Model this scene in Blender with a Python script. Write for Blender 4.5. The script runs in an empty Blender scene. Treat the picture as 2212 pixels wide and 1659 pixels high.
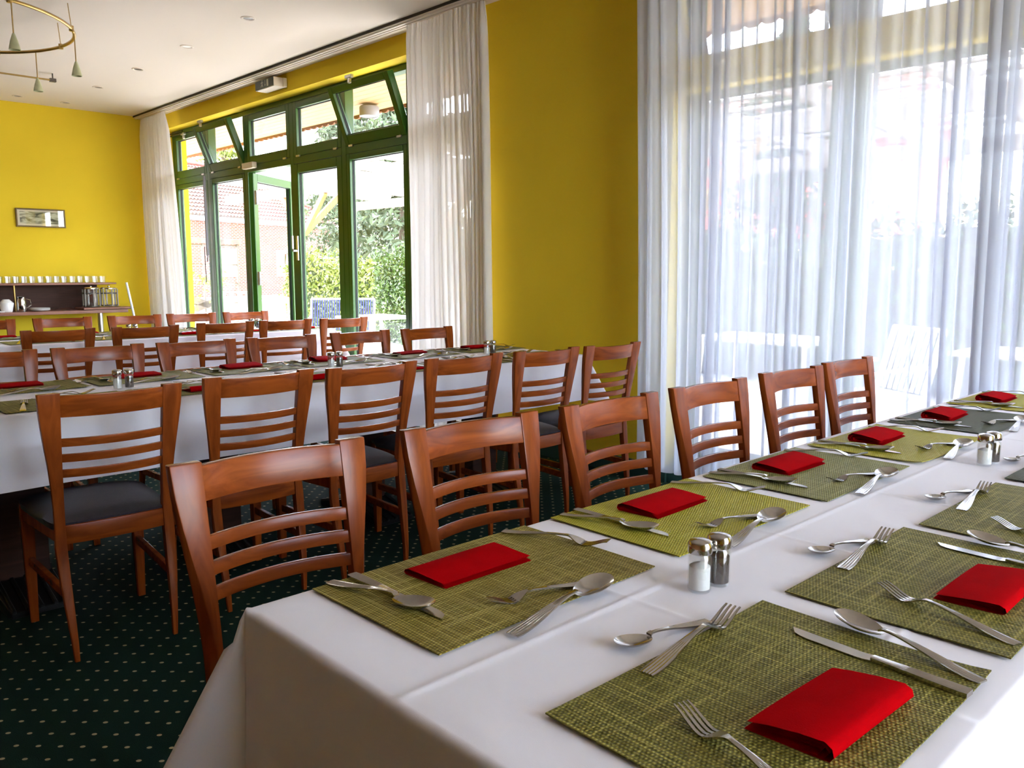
import bpy, bmesh, math, random
from mathutils import Vector, Matrix, noise as mnoise
random.seed(7)
R_ = math.radians
scene = bpy.context.scene
COL = scene.collection

# ---------------------------------------------------------------- camera
# axes of the place: X along the window wall (to the right), Y towards the window wall, Z up; metres
FW, FH = 2212.0, 1659.0
CX, CY = FW / 2, FH / 2
VT, VW = (2994.0, 586.5), (-625.0, 582.5)          # vanishing points of the Y and of the -X direction
FPX = math.sqrt(-((VT[0] - CX) * (VW[0] - CX) + (VT[1] - CY) * (VW[1] - CY)))
def _dir(v): return Vector(((v[0] - CX) / FPX, -(v[1] - CY) / FPX, -1)).normalized()
_Y = _dir(VT); _Z = (-_dir(VW)).cross(_Y).normalized(); _X = _Y.cross(_Z)
ROT = Matrix((_X, _Y, _Z))
CAMZ = 1.235
cam = bpy.data.cameras.new('camera'); camo = bpy.data.objects.new('camera', cam); COL.objects.link(camo)
cam.sensor_width = 36; cam.lens = 36 * FPX / FW; cam.clip_start = .02; cam.clip_end = 300
camo.matrix_world = Matrix.Translation((0, 0, CAMZ)) @ ROT.to_4x4()
scene.camera = camo

# ---------------------------------------------------------------- world, sun, exposure
world = bpy.data.worlds.new('world'); scene.world = world; world.use_nodes = True
nt = world.node_tree; nt.nodes.clear()
sky = nt.nodes.new('ShaderNodeTexSky'); sky.sky_type = 'NISHITA'; sky.sun_disc = False
sky.sun_elevation = R_(52); sky.sun_rotation = R_(-70); sky.air_density = 1.0; sky.dust_density = 2.0; sky.altitude = 100
bg = nt.nodes.new('ShaderNodeBackground'); bg.inputs['Strength'].default_value = 1.3
wo = nt.nodes.new('ShaderNodeOutputWorld')
hz = nt.nodes.new('ShaderNodeMixRGB'); hz.inputs['Fac'].default_value = .6; hz.inputs['Color2'].default_value = (1.35, 1.32, 1.32, 1)   # thin white haze
nt.links.new(sky.outputs[0], hz.inputs['Color1']); nt.links.new(hz.outputs[0], bg.inputs[0]); nt.links.new(bg.outputs[0], wo.inputs[0])
sl = bpy.data.lights.new('sun', 'SUN'); so = bpy.data.objects.new('sun', sl); COL.objects.link(so)
sl.energy = 2.6; sl.angle = R_(.6); sl.color = (1, .95, .87)
so.rotation_euler = Vector((.38, -.13, -.92)).to_track_quat('-Z', 'Y').to_euler(); so.location = (0, 0, 12)
vs = scene.view_settings
vs.view_transform = 'Standard'; vs.look = 'None'; vs.gamma = 1; vs.use_curve_mapping = False; vs.exposure = 2.98
scene.cycles.transparent_max_bounces = 24
scene.cycles.max_bounces = 14; scene.cycles.diffuse_bounces = 8; scene.cycles.glossy_bounces = 4; scene.cycles.transmission_bounces = 8
scene.cycles.use_denoising = True
scene.cycles.sample_clamp_indirect = 6
scene.cycles.caustics_reflective = False; scene.cycles.caustics_refractive = False

# ---------------------------------------------------------------- materials
def mat(name):
    m = bpy.data.materials.new(name); m.use_nodes = True
    return m, m.node_tree, m.node_tree.nodes['Principled BSDF']
def N(t, kind, **kw):
    n = t.nodes.new(kind)
    for k, v in kw.items():
        if k in n.inputs.keys(): n.inputs[k].default_value = v
        else: setattr(n, k, v)
    return n
def plain(name, col, rough=.6, metal=0, spec=.5, noise=0, scale=8, bump=0, bscale=60, coat=0, stretch=None, detail=4):
    m, t, b = mat(name)
    b.inputs['Base Color'].default_value = (*col, 1); b.inputs['Roughness'].default_value = rough
    b.inputs['Metallic'].default_value = metal; b.inputs['Specular IOR Level'].default_value = spec
    b.inputs['Coat Weight'].default_value = coat
    tc = N(t, 'ShaderNodeTexCoord')
    if noise:
        mp = N(t, 'ShaderNodeMapping'); t.links.new(tc.outputs['Object'], mp.inputs[0])
        if stretch: mp.inputs['Scale'].default_value = stretch
        n = N(t, 'ShaderNodeTexNoise', Scale=scale, Detail=detail); t.links.new(mp.outputs[0], n.inputs[0])
        r = N(t, 'ShaderNodeValToRGB'); t.links.new(n.outputs[0], r.inputs[0])
        r.color_ramp.elements[0].position = .3; r.color_ramp.elements[1].position = .7
        r.color_ramp.elements[0].color = (*[c * (1 - noise) for c in col], 1)
        r.color_ramp.elements[1].color = (*[min(1, c * (1 + noise)) for c in col], 1)
        t.links.new(r.outputs[0], b.inputs['Base Color'])
    if bump:
        n2 = N(t, 'ShaderNodeTexNoise', Scale=bscale, Detail=3); t.links.new(tc.outputs['Object'], n2.inputs[0])
        bp = N(t, 'ShaderNodeBump', Strength=bump, Distance=.01); t.links.new(n2.outputs[0], bp.inputs['Height'])
        t.links.new(bp.outputs[0], b.inputs['Normal'])
    return m

def wood_mat(name, c1, c2, rough=.27, axis=2, coat=.0, sc=1.0):
    m, t, b = mat(name)
    tc = N(t, 'ShaderNodeTexCoord'); mp = N(t, 'ShaderNodeMapping'); t.links.new(tc.outputs['Object'], mp.inputs[0])
    s = [26 * sc] * 3; s[axis] = 2.2 * sc; mp.inputs['Scale'].default_value = s
    oi = N(t, 'ShaderNodeObjectInfo'); vm = N(t, 'ShaderNodeVectorMath', operation='SCALE'); vm.inputs[0].default_value = (13, 7, 19)
    t.links.new(oi.outputs['Random'], vm.inputs['Scale']); t.links.new(vm.outputs[0], mp.inputs['Location'])
    n = N(t, 'ShaderNodeTexNoise', Scale=1.0, Detail=6, Distortion=1.3); t.links.new(mp.outputs[0], n.inputs[0])
    r = N(t, 'ShaderNodeValToRGB'); t.links.new(n.outputs[0], r.inputs[0])
    r.color_ramp.elements[0].position = .32; r.color_ramp.elements[0].color = (*c1, 1)
    r.color_ramp.elements[1].position = .68; r.color_ramp.elements[1].color = (*c2, 1)
    t.links.new(r.outputs[0], b.inputs['Base Color'])
    b.inputs['Roughness'].default_value = rough; b.inputs['Coat Weight'].default_value = coat; b.inputs['Coat Roughness'].default_value = .25; b.inputs['Specular IOR Level'].default_value = .25
    return m

def pane_mat(name, tint=(1, 1, 1), refl=.06):
    m, t, b = mat(name); t.nodes.remove(b); out = t.nodes['Material Output']
    tr = N(t, 'ShaderNodeBsdfTransparent', Color=(*tint, 1)); gl = N(t, 'ShaderNodeBsdfGlossy', Roughness=.02)
    mx = N(t, 'ShaderNodeMixShader', Fac=refl)
    t.links.new(tr.outputs[0], mx.inputs[1]); t.links.new(gl.outputs[0], mx.inputs[2]); t.links.new(mx.outputs[0], out.inputs[0])
    return m
def sheer_mat(name, col, trans, back=.55):
    m, t, b = mat(name); t.nodes.remove(b); out = t.nodes['Material Output']
    tr = N(t, 'ShaderNodeBsdfTransparent', Color=(.98, .99, 1, 1))
    d = N(t, 'ShaderNodeBsdfDiffuse', Color=(*col, 1)); tl = N(t, 'ShaderNodeBsdfTranslucent', Color=(*col, 1))
    m1 = N(t, 'ShaderNodeMixShader', Fac=back); m2 = N(t, 'ShaderNodeMixShader', Fac=1 - trans)
    t.links.new(d.outputs[0], m1.inputs[1]); t.links.new(tl.outputs[0], m1.inputs[2])
    t.links.new(tr.outputs[0], m2.inputs[1]); t.links.new(m1.outputs[0], m2.inputs[2]); t.links.new(m2.outputs[0], out.inputs[0])
    return m

def mat_weave(name, dark, light, metalish=.0):
    """woven placemat: crossing strands with random light threads"""
    m, t, b = mat(name)
    tc = N(t, 'ShaderNodeTexCoord')
    sp = N(t, 'ShaderNodeSeparateXYZ'); t.links.new(tc.outputs['Object'], sp.inputs[0])
    def strands(axis, freq):
        mu = N(t, 'ShaderNodeMath', operation='MULTIPLY'); mu.inputs[1].default_value = freq; t.links.new(sp.outputs[axis], mu.inputs[0])
        return mu
    fx, fy = strands(0, 1 / .0050), strands(1, 1 / .0050)
    def tri(n, sh=None):
        a = n
        if sh is not None:
            a = N(t, 'ShaderNodeMath', operation='ADD'); t.links.new(n.outputs[0], a.inputs[0]); t.links.new(sh.outputs[0], a.inputs[1])
        p = N(t, 'ShaderNodeMath', operation='PINGPONG'); p.inputs[1].default_value = .5; t.links.new(a.outputs[0], p.inputs[0]); return p
    row = N(t, 'ShaderNodeMath', operation='FLOOR'); t.links.new(fy.outputs[0], row.inputs[0])
    hf = N(t, 'ShaderNodeMath', operation='MULTIPLY'); hf.inputs[1].default_value = .5; t.links.new(row.outputs[0], hf.inputs[0])
    ax, ay = tri(fx, hf), tri(fy)
    pr = N(t, 'ShaderNodeMath', operation='MULTIPLY'); t.links.new(ax.outputs[0], pr.inputs[0]); t.links.new(ay.outputs[0], pr.inputs[1])
    h = N(t, 'ShaderNodeMath', operation='MULTIPLY'); h.inputs[1].default_value = 4; t.links.new(pr.outputs[0], h.inputs[0])
    # random light threads in both directions
    def thread(axis, stretch):
        mp = N(t, 'ShaderNodeMapping'); mp.inputs['Scale'].default_value = stretch; t.links.new(tc.outputs['Object'], mp.inputs[0])
        n = N(t, 'ShaderNodeTexNoise', Scale=1, Detail=2); t.links.new(mp.outputs[0], n.inputs[0]); return n
    n1, n2 = thread(0, (5, 230, 1)), thread(1, (230, 5, 1))
    ad = N(t, 'ShaderNodeMath', operation='MAXIMUM'); t.links.new(n1.outputs[0], ad.inputs[0]); t.links.new(n2.outputs[0], ad.inputs[1])
    mr = N(t, 'ShaderNodeMapRange'); mr.inputs['From Min'].default_value = .48; mr.inputs['From Max'].default_value = .74; t.links.new(ad.outputs[0], mr.inputs[0])
    mix = N(t, 'ShaderNodeMixRGB', Color1=(*dark, 1), Color2=(*light, 1)); t.links.new(mr.outputs[0], mix.inputs['Fac'])
    mv = N(t, 'ShaderNodeMapRange'); mv.inputs['To Min'].default_value = .35; mv.inputs['To Max'].default_value = 1.15; t.links.new(h.outputs[0], mv.inputs[0])
    vm = N(t, 'ShaderNodeVectorMath', operation='SCALE'); t.links.new(mix.outputs[0], vm.inputs[0]); t.links.new(mv.outputs[0], vm.inputs['Scale'])
    t.links.new(vm.outputs[0], b.inputs['Base Color'])
    bp = N(t, 'ShaderNodeBump', Strength=.8, Distance=.0012); t.links.new(h.outputs[0], bp.inputs['Height']); t.links.new(bp.outputs[0], b.inputs['Normal'])
    b.inputs['Roughness'].default_value = .62; b.inputs['Specular IOR Level'].default_value = .18
    return m

def carpet_mat():
    m, t, b = mat('green_dotted_carpet')
    tc = N(t, 'ShaderNodeTexCoord'); per = .083
    def lattice(off):
        mp = N(t, 'ShaderNodeMapping'); mp.inputs['Location'].default_value = (off, off, 0); t.links.new(tc.outputs['Object'], mp.inputs[0])
        md = N(t, 'ShaderNodeVectorMath', operation='MODULO'); md.inputs[1].default_value = (per, per, 1); t.links.new(mp.outputs[0], md.inputs[0])
        sb = N(t, 'ShaderNodeVectorMath', operation='SUBTRACT'); sb.inputs[1].default_value = (per / 2, per / 2, 0); t.links.new(md.outputs[0], sb.inputs[0])
        ml = N(t, 'ShaderNodeVectorMath', operation='MULTIPLY'); ml.inputs[1].default_value = (1, 1, 0); t.links.new(sb.outputs[0], ml.inputs[0])
        ro = N(t, 'ShaderNodeVectorRotate'); ro.inputs['Angle'].default_value = R_(45); t.links.new(ml.outputs[0], ro.inputs[0])
        sc = N(t, 'ShaderNodeVectorMath', operation='MULTIPLY'); sc.inputs[1].default_value = (1.0, .75, 0); t.links.new(ro.outputs[0], sc.inputs[0])
        ln = N(t, 'ShaderNodeVectorMath', operation='LENGTH'); t.links.new(sc.outputs[0], ln.inputs[0])
        lt = N(t, 'ShaderNodeMath', operation='LESS_THAN'); lt.inputs[1].default_value = .0052; t.links.new(ln.outputs['Value'], lt.inputs[0]); return lt
    a, c = lattice(40.0), lattice(40.0 + per / 2)
    mx = N(t, 'ShaderNodeMath', operation='MAXIMUM'); t.links.new(a.outputs[0], mx.inputs[0]); t.links.new(c.outputs[0], mx.inputs[1])
    n = N(t, 'ShaderNodeTexNoise', Scale=420, Detail=2); t.links.new(tc.outputs['Object'], n.inputs[0])
    r = N(t, 'ShaderNodeValToRGB'); t.links.new(n.outputs[0], r.inputs[0])
    r.color_ramp.elements[0].color = (.0012, .009, .006, 1); r.color_ramp.elements[1].color = (.005, .032, .021, 1)
    mix = N(t, 'ShaderNodeMixRGB', Color2=(.42, .35, .20, 1)); t.links.new(mx.outputs[0], mix.inputs['Fac']); t.links.new(r.outputs[0], mix.inputs['Color1'])
    t.links.new(mix.outputs[0], b.inputs['Base Color']); b.inputs['Roughness'].default_value = .95; b.inputs['Specular IOR Level'].default_value = .15
    
    bp = N(t, 'ShaderNodeBump', Strength=.5, Distance=.004); t.links.new(n.outputs[0], bp.inputs['Height']); t.links.new(bp.outputs[0], b.inputs['Normal'])
    return m

def cloth_mat():
    m, t, b = mat('white_table_linen')
    b.inputs['Base Color'].default_value = (.86, .815, .845, 1); b.inputs['Roughness'].default_value = .85; b.inputs['Specular IOR Level'].default_value = .2
    b.inputs['Sheen Weight'].default_value = .1
    tc = N(t, 'ShaderNodeTexCoord')
    n = N(t, 'ShaderNodeTexNoise', Scale=3.5, Detail=3, Distortion=.6); t.links.new(tc.outputs['Object'], n.inputs[0])
    n3 = N(t, 'ShaderNodeTexNoise', Scale=900, Detail=1); t.links.new(tc.outputs['Object'], n3.inputs[0])
    b1 = N(t, 'ShaderNodeBump', Strength=.5, Distance=.012); t.links.new(n.outputs[0], b1.inputs['Height'])
    b2 = N(t, 'ShaderNodeBump', Strength=.08, Distance=.001); t.links.new(n3.outputs[0], b2.inputs['Height']); t.links.new(b1.outputs[0], b2.inputs['Normal'])
    t.links.new(b2.outputs[0], b.inputs['Normal'])
    return m

def brick_mat(name, c1, c2, mortar, scale=1.0):
    m, t, b = mat(name); tc = N(t, 'ShaderNodeTexCoord'); mp = N(t, 'ShaderNodeMapping')
    mp.inputs['Rotation'].default_value = (R_(90), 0, R_(90)); t.links.new(tc.outputs['Object'], mp.inputs[0])
    br = N(t, 'ShaderNodeTexBrick'); br.inputs['Color1'].default_value = (*c1, 1); br.inputs['Color2'].default_value = (*c2, 1); br.inputs['Mortar'].default_value = (*mortar, 1)
    br.inputs['Scale'].default_value = scale; br.inputs['Brick Width'].default_value = .25; br.inputs['Row Height'].default_value = .083; br.inputs['Mortar Size'].default_value = .012
    sx = N(t, 'ShaderNodeSeparateXYZ'); t.links.new(tc.outputs['Object'], sx.inputs[0])
    cb = N(t, 'ShaderNodeCombineXYZ'); ad = N(t, 'ShaderNodeMath', operation='ADD')
    t.links.new(sx.outputs[0], ad.inputs[0]); t.links.new(sx.outputs[1], ad.inputs[1]); t.links.new(ad.outputs[0], cb.inputs[0]); t.links.new(sx.outputs[2], cb.inputs[1])
    t.links.new(cb.outputs[0], br.inputs[0]); t.links.new(br.outputs[0], b.inputs['Base Color']); b.inputs['Roughness'].default_value = .9
    return m

def print_mat():
    """old sepia landscape engraving, as flat print"""
    m, t, b = mat('engraving_print'); tc = N(t, 'ShaderNodeTexCoord'); mp = N(t, 'ShaderNodeMapping'); mp.inputs['Scale'].default_value = (1, 9, 30)
    t.links.new(tc.outputs['Object'], mp.inputs[0]); n = N(t, 'ShaderNodeTexNoise', Scale=1, Detail=7, Distortion=.7); t.links.new(mp.outputs[0], n.inputs[0])
    r = N(t, 'ShaderNodeValToRGB'); t.links.new(n.outputs[0], r.inputs[0]); e = r.color_ramp.elements
    e[0].position = .36; e[0].color = (.05, .045, .02, 1); e[1].position = .62; e[1].color = (.68, .68, .5, 1)
    x = e.new(.48); x.color = (.32, .31, .19, 1)
    t.links.new(r.outputs[0], b.inputs['Base Color']); b.inputs['Roughness'].default_value = .7; return m

M = {}
M['wall'] = plain('yellow_wall_paint', (.82, .60, .030), .85, noise=.05, scale=1.2, bump=.06, bscale=180, spec=.25)
M['brownwall'] = plain('brown_panelled_wall', (.42, .20, .07), .7, noise=.1, scale=2)
M['ceiling'] = plain('cream_ceiling_paint', (.88, .80, .70), .9, spec=.2)
M['carpet'] = carpet_mat()
M['green'] = plain('green_frame_paint', (.022, .088, .006), .32, spec=.5)
M['greenbase'] = plain('dark_green_skirting', (.01, .05, .035), .7)
M['rubber'] = plain('black_rubber_seal', (.008, .008, .008), .6)
M['pane'] = pane_mat('window_glass')
M['steel'] = plain('brushed_aluminium', (.62, .60, .57), .32, metal=1)
M['chrome'] = plain('polished_steel', (.55, .51, .47), .14, metal=1)
M['cutlery'] = plain('cutlery_steel', (.50, .46, .42), .15, metal=1, noise=.06, scale=90)
M['chair_z'] = wood_mat('cherry_wood_upright_grain', (.18, .034, .005), (.31, .066, .010), axis=2)
M['chair_x'] = wood_mat('cherry_wood_level_grain', (.18, .034, .005), (.33, .070, .010), axis=0)
M['leather'] = plain('black_seat_vinyl', (.022, .018, .024), .45, noise=.2, scale=40, bump=.15, bscale=300)
M['cloth'] = cloth_mat()
M['red'] = plain('red_paper_napkin', (.40, .0, .002), .9, noise=.08, scale=30, bump=.12, bscale=600, spec=.02)
M['table_wood'] = wood_mat('brown_table_wood', (.10, .035, .014), (.17, .07, .03), .5, axis=1, coat=.1)
M['iron'] = plain('black_cast_iron', (.02, .019, .02), .35, metal=.6)
M['sheer'] = sheer_mat('white_sheer_voile', (.70, .72, .78), .17, .175)
M['drape'] = sheer_mat('white_drape_voile', (.90, .87, .83), .05, .15)
M['rail'] = plain('cream_curtain_rail', (.78, .70, .60), .5)
M['gapshade'] = plain('painted_gap_shade', (.05, .04, .03), .8)  # dark colour standing in for shade: curtain rail gap, under tile courses
M['darkwood'] = wood_mat('dark_walnut_veneer', (.045, .016, .010), (.075, .028, .018), .6, axis=1, coat=0)
M['midwood'] = wood_mat('brown_counter_edge', (.22, .085, .05), (.32, .14, .09), .4, axis=1, coat=.2)
M['glass'] = pane_mat('clear_table_glass', (.985, .99, .985), .10)
M['salt'] = plain('white_salt', (.85, .83, .80), .95)
M['pepper'] = plain('ground_pepper', (.055, .035, .022), .95, noise=.6, scale=500)
M['white'] = plain('white_china', (.82, .81, .79), .25)
M['brass'] = plain('brass_tube', (.50, .34, .12), .3, metal=1)
M['gold'] = plain('gold_picture_frame', (.10, .06, .015), .35, metal=.5)
M['mount'] = plain('cream_mount_card', (.78, .72, .56), .9)
M['print'] = print_mat()
M['shade'] = plain('frosted_green_glass', (.50, .52, .30), .4, noise=.1, scale=20)
M['sign_face'] = plain('unlit_sign_face', (.035, .042, .03), .4)
M['sign_mark'] = plain('pale_sign_marks', (.62, .60, .50), .6)
M['offwhite'] = plain('aged_white_plastic', (.66, .58, .44), .5)
M['lens'] = plain('downlight_reflector', (.09, .075, .06), .3, metal=.4)
M['lens_white'] = plain('downlight_frosted_glass', (.9, .88, .85), .3)
M['dkplastic'] = plain('black_plastic', (.015, .015, .015), .4)
# outside
M['terrace'] = plain('pale_terrace_stone', (.46, .44, .41), .9, noise=.12, scale=2)
M['pine'] = wood_mat('pine_soffit_board', (.46, .27, .12), (.58, .37, .18), .6, axis=0, coat=0)
M['pine_dark'] = plain('brown_board_joint', (.20, .09, .04), .8)
M['weathered'] = wood_mat('weathered_pergola_timber', (.26, .22, .19), (.40, .35, .31), .8, axis=0, coat=0)
M['timber'] = wood_mat('yellow_pine_timber', (.27, .16, .055), (.38, .24, .09), .7, axis=2, coat=0)
M['greytimber'] = plain('grey_trellis_timber', (.12, .10, .075), .85, noise=.2, scale=6)
M['brick'] = brick_mat('red_brick_wall', (.14, .024, .009), (.18, .036, .014), (.30, .27, .24))
M['tile'] = plain('red_roof_tile', (.16, .036, .022), .75, noise=.25, scale=3)
M['fascia'] = plain('white_fascia_board', (.75, .74, .72), .7)
M['outwin'] = plain('dark_outside_window', (.12, .14, .15), .2)
M['leaf'] = plain('hedge_leaf', (.062, .115, .016), .35, noise=.6, scale=9, spec=.6)
M['leaf_y'] = plain('yellow_green_leaf', (.15, .19, .025), .5, noise=.4, scale=9)
M['leaf_d'] = plain('dark_conifer_needles', (.055, .075, .03), .7, noise=.5, scale=3)
M['light_block_core'] = plain('dark_hedge_core', (.03, .045, .012), .95)
M['bark'] = plain('tree_bark', (.12, .085, .06), .9, noise=.3, scale=12)
M['bluewire'] = plain('blue_garden_furniture_coating', (.035, .045, .16), .45)
M['whiteplastic'] = plain('white_garden_plastic', (.80, .80, .82), .4)
M['beige'] = plain('beige_garden_fabric', (.38, .31, .23), .9, noise=.15, scale=40)
M['greyfurn'] = plain('grey_garden_furniture', (.25, .25, .27), .5)
M['redwall'] = plain('red_painted_wall', (.55, .12, .10), .8)

# ---------------------------------------------------------------- mesh helpers
class MB:
    def __init__(s): s.v = []; s.f = []; s.m = []
    def add(s, vs, fs, mi=0):
        o = len(s.v); s.v += [tuple(v) for v in vs]
        s.f += [tuple(i + o for i in f) for f in fs]; s.m += [mi] * len(fs); return s
    def box(s, x0, x1, y0, y1, z0, z1, mi=0):
        return s.add([(x0,y0,z0),(x1,y0,z0),(x1,y1,z0),(x0,y1,z0),(x0,y0,z1),(x1,y0,z1),(x1,y1,z1),(x0,y1,z1)],
            [(0,3,2,1),(4,5,6,7),(0,1,5,4),(1,2,6,5),(2,3,7,6),(3,0,4,7)], mi)
    def hexa(s, p, mi=0):      # eight corners: bottom ring, top ring
        return s.add(p, [(0,3,2,1),(4,5,6,7),(0,1,5,4),(1,2,6,5),(2,3,7,6),(3,0,4,7)], mi)
    def loft(s, rings, closed=True, caps=True, mi=0):
        n = len(rings[0]); vs = [p for r in rings for p in r]; fs = []
        for i in range(len(rings) - 1):
            for j in range(n if closed else n - 1):
                a, b = i * n + j, i * n + (j + 1) % n
                fs.append((a, b, b + n, a + n))
        if caps and closed:
            fs.append(tuple(range(n - 1, -1, -1))); fs.append(tuple(range((len(rings) - 1) * n, len(rings) * n)))
        return s.add(vs, fs, mi)
    def tube(s, pts, r, n=8, mi=0, caps=True, closed=False):
        pts = [Vector(p) for p in pts]; rings = []
        for i, p in enumerate(pts):
            a = pts[i - 1] if (i > 0 or closed) else p; b = pts[(i + 1) % len(pts)] if (i < len(pts) - 1 or closed) else p
            d = (b - a).normalized(); up = Vector((0, 0, 1)) if abs(d.z) < .95 else Vector((1, 0, 0))
            u = d.cross(up).normalized(); w = u.cross(d)
            rr = r[i] if isinstance(r, (list, tuple)) else r
            rings.append([p + u * rr * math.cos(2*math.pi*k/n) + w * rr * math.sin(2*math.pi*k/n) for k in range(n)])
        if closed: rings.append(rings[0])
        return s.loft(rings, caps=caps and not closed, mi=mi)
    def lathe(s, prof, n=20, c=(0,0,0), mi=0, caps=False):
        rings = [[(c[0] + r*math.cos(2*math.pi*k/n), c[1] + r*math.sin(2*math.pi*k/n), c[2] + z) for k in range(n)] for r, z in prof]
        return s.loft(rings, caps=caps, mi=mi)
    def bar(s, a, b, w, h, up=(0,0,1), mi=0):
        a, b = Vector(a), Vector(b); d = (b - a).normalized(); u = d.cross(Vector(up)).normalized() * w / 2; v = u.cross(d).normalized() * h / 2
        return s.hexa([a-u-v, a+u-v, a+u+v, a-u+v, b-u-v, b+u-v, b+u+v, b-u+v], mi)
    def grid(s, fn, nu, nv, mi=0, flip=False):
        vs = [fn(i / nu, j / nv) for j in range(nv + 1) for i in range(nu + 1)]
        fs = []
        for j in range(nv):
            for i in range(nu):
                a = j * (nu + 1) + i; f = (a, a + 1, a + nu + 2, a + nu + 1)
                fs.append(f[::-1] if flip else f)
        return s.add(vs, fs, mi)
    def mesh(s, name, mats, smooth=None, bevel=0, seg=2, recalc=True, doubles=0):
        me = bpy.data.meshes.new(name); me.from_pydata(s.v, [], s.f)
        mats = mats if isinstance(mats, (list, tuple)) else [mats]
        for m in mats: me.materials.append(M[m] if isinstance(m, str) else m)
        if len(mats) > 1: me.polygons.foreach_set('material_index', s.m)
        if bevel or recalc or doubles:
            bm = bmesh.new(); bm.from_mesh(me)
            if doubles: bmesh.ops.remove_doubles(bm, verts=bm.verts, dist=doubles)
            if recalc: bmesh.ops.recalc_face_normals(bm, faces=bm.faces)
            if bevel:
                es = [e for e in bm.edges if len(e.link_faces) == 2 and e.calc_face_angle(0) > R_(35)]
                bmesh.ops.bevel(bm, geom=es, offset=bevel, segments=seg, affect='EDGES', profile=.6, clamp_overlap=True)
            bm.to_mesh(me); bm.free()
        if smooth is not None:
            me.polygons.foreach_set('use_smooth', [True] * len(me.polygons))
            try: me.set_sharp_from_angle(angle=R_(smooth))
            except Exception: pass
        me.update(); return me
    def build(s, name, mats, parent=None, **kw):
        return obj(name, s.mesh(name, mats, **kw), parent)

def obj(name, me, parent=None, loc=None, rz=None):
    o = bpy.data.objects.new(name, me); COL.objects.link(o)
    if parent is not None: o.parent = parent
    if loc is not None: o.location = loc
    if rz is not None: o.rotation_euler = (0, 0, rz)
    return o
def tag(o, label=None, cat=None, group=None, kind=None):
    if label: o['label'] = label
    if cat: o['category'] = cat
    if group: o['group'] = group
    if kind: o['kind'] = kind
    return o
def thing(name, label, cat, loc=(0,0,0), rz=0, group=None, kind=None):
    o = obj(name, None, loc=loc, rz=rz); o.empty_display_size = .1
    return tag(o, label, cat, group, kind)
def copy_tree(o, loc=None, rot=None, label=None, group=None):
    c = o.copy(); COL.objects.link(c)
    if loc is not None: c.location = loc
    if rot is not None: c.rotation_euler = rot
    if label: c['label'] = label
    if group: c['group'] = group
    for ch in list(o.children):
        k = ch.copy(); COL.objects.link(k); k.parent = c
        for g in list(ch.children):
            q = g.copy(); COL.objects.link(q); q.parent = k
    return c
def struct(o, label=None): return tag(o, label, kind='structure')
ORD = ['nearest', 'second', 'third', 'fourth', 'fifth', 'sixth', 'seventh']
def ease(a, b, x):
    t = max(0, min(1, (x - a) / (b - a))); return t * t * (3 - 2 * t)

# ================================================================ the room
ZC, YW, XF = 3.013, 3.95, -10.3            # ceiling height, window wall, far wall
XR, YB = 3.2, -4.2
W1X = [-10.1, -9.15, -8.25, -7.3, -6.4, -5.45, -4.5]
W2X = [-2.83, -1.9, -.97, -.04, .89]
ZTOP = 2.85                                # window head
struct(MB().box(XF, XR, YB, YW, -.1, 0).build('floor', 'carpet'), 'dark green carpet with small cream dots')
struct(MB().box(XF - .25, XR + .25, YB - .25, YW, ZC, ZC + .2).build('ceiling', 'ceiling'), 'plain cream painted ceiling')
w = MB()
w.box(XF - .25, XR + .25, YW, YW + .3, ZTOP, ZC + .2)
w.box(XF - .25, W1X[0], YW, YW + .3, -.1, ZTOP)
w.box(W1X[-1], W2X[0], YW, YW + .3, -.1, ZTOP)
w.box(W2X[-1], XR + .25, YW, YW + .3, -.1, ZTOP)
w.box(W2X[0], W2X[-1], YW + .02, YW + .135, 2.215, 2.385)      # painted beam across the curtained window
struct(w.build('wall_back', 'wall'), 'mustard yellow window wall with a wide pier between two windows')
struct(MB().box(XF - .25, XF, YB - .25, YW, -.1, ZC).build('wall_left', 'wall'), 'bright yellow end wall behind the buffet')
W3Y = [.50, 1.35, 2.2, 3.05]     # tall windows added in the unseen right-hand wall to brighten the tables
w = MB(); w.box(XR, XR + .25, YB - .25, W3Y[0], -.1, ZC); w.box(XR, XR + .25, W3Y[-1], YW, -.1, ZC)
for ya, yb in ((W3Y[0], W3Y[-1]),): w.box(XR, XR + .25, ya, yb, ZTOP, ZC); w.box(XR, XR + .25, ya, yb, -.1, .35)
struct(w.build('wall_right', 'wall'), 'unseen yellow side wall with tall windows added for fill light')
struct(MB().box(XF, XR, YB - .25, YB, -.1, ZC).build('wall_front', 'brownwall'), 'brown panelled wall behind the camera')
b = MB(); b.box(W1X[-1], W2X[0] + .02, YW - .018, YW - .001, .001, .10); b.box(W2X[0] + .001, W2X[0] + .02, YW - .001, YW + .12, .001, .10)
struct(b.build('baseboard_back', 'greenbase'), 'dark green skirting under the yellow pier')
struct(MB().box(XF + .001, XF + .018, YB + .01, YW - .02, .001, .10).build('baseboard_left', 'greenbase'), 'dark green skirting along the end wall')
s = MB(); s.box(W1X[0], W1X[2] + .035, YW, YW + .3, -.1, .07); s.box(W1X[4] - .035, W1X[-1], YW, YW + .3, -.1, .07); s.box(W1X[2] + .035, W1X[4] - .035, YW, YW + .3, -.1, .012)
struct(s.build('trim_1', 'greenbase'), 'dark green sill below the garden window')
struct(MB().box(W2X[0] + .021, W2X[-1], YW, YW + .3, -.1, .10).build('trim_2', 'greenbase'), 'dark green sill below the curtained window')

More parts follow.
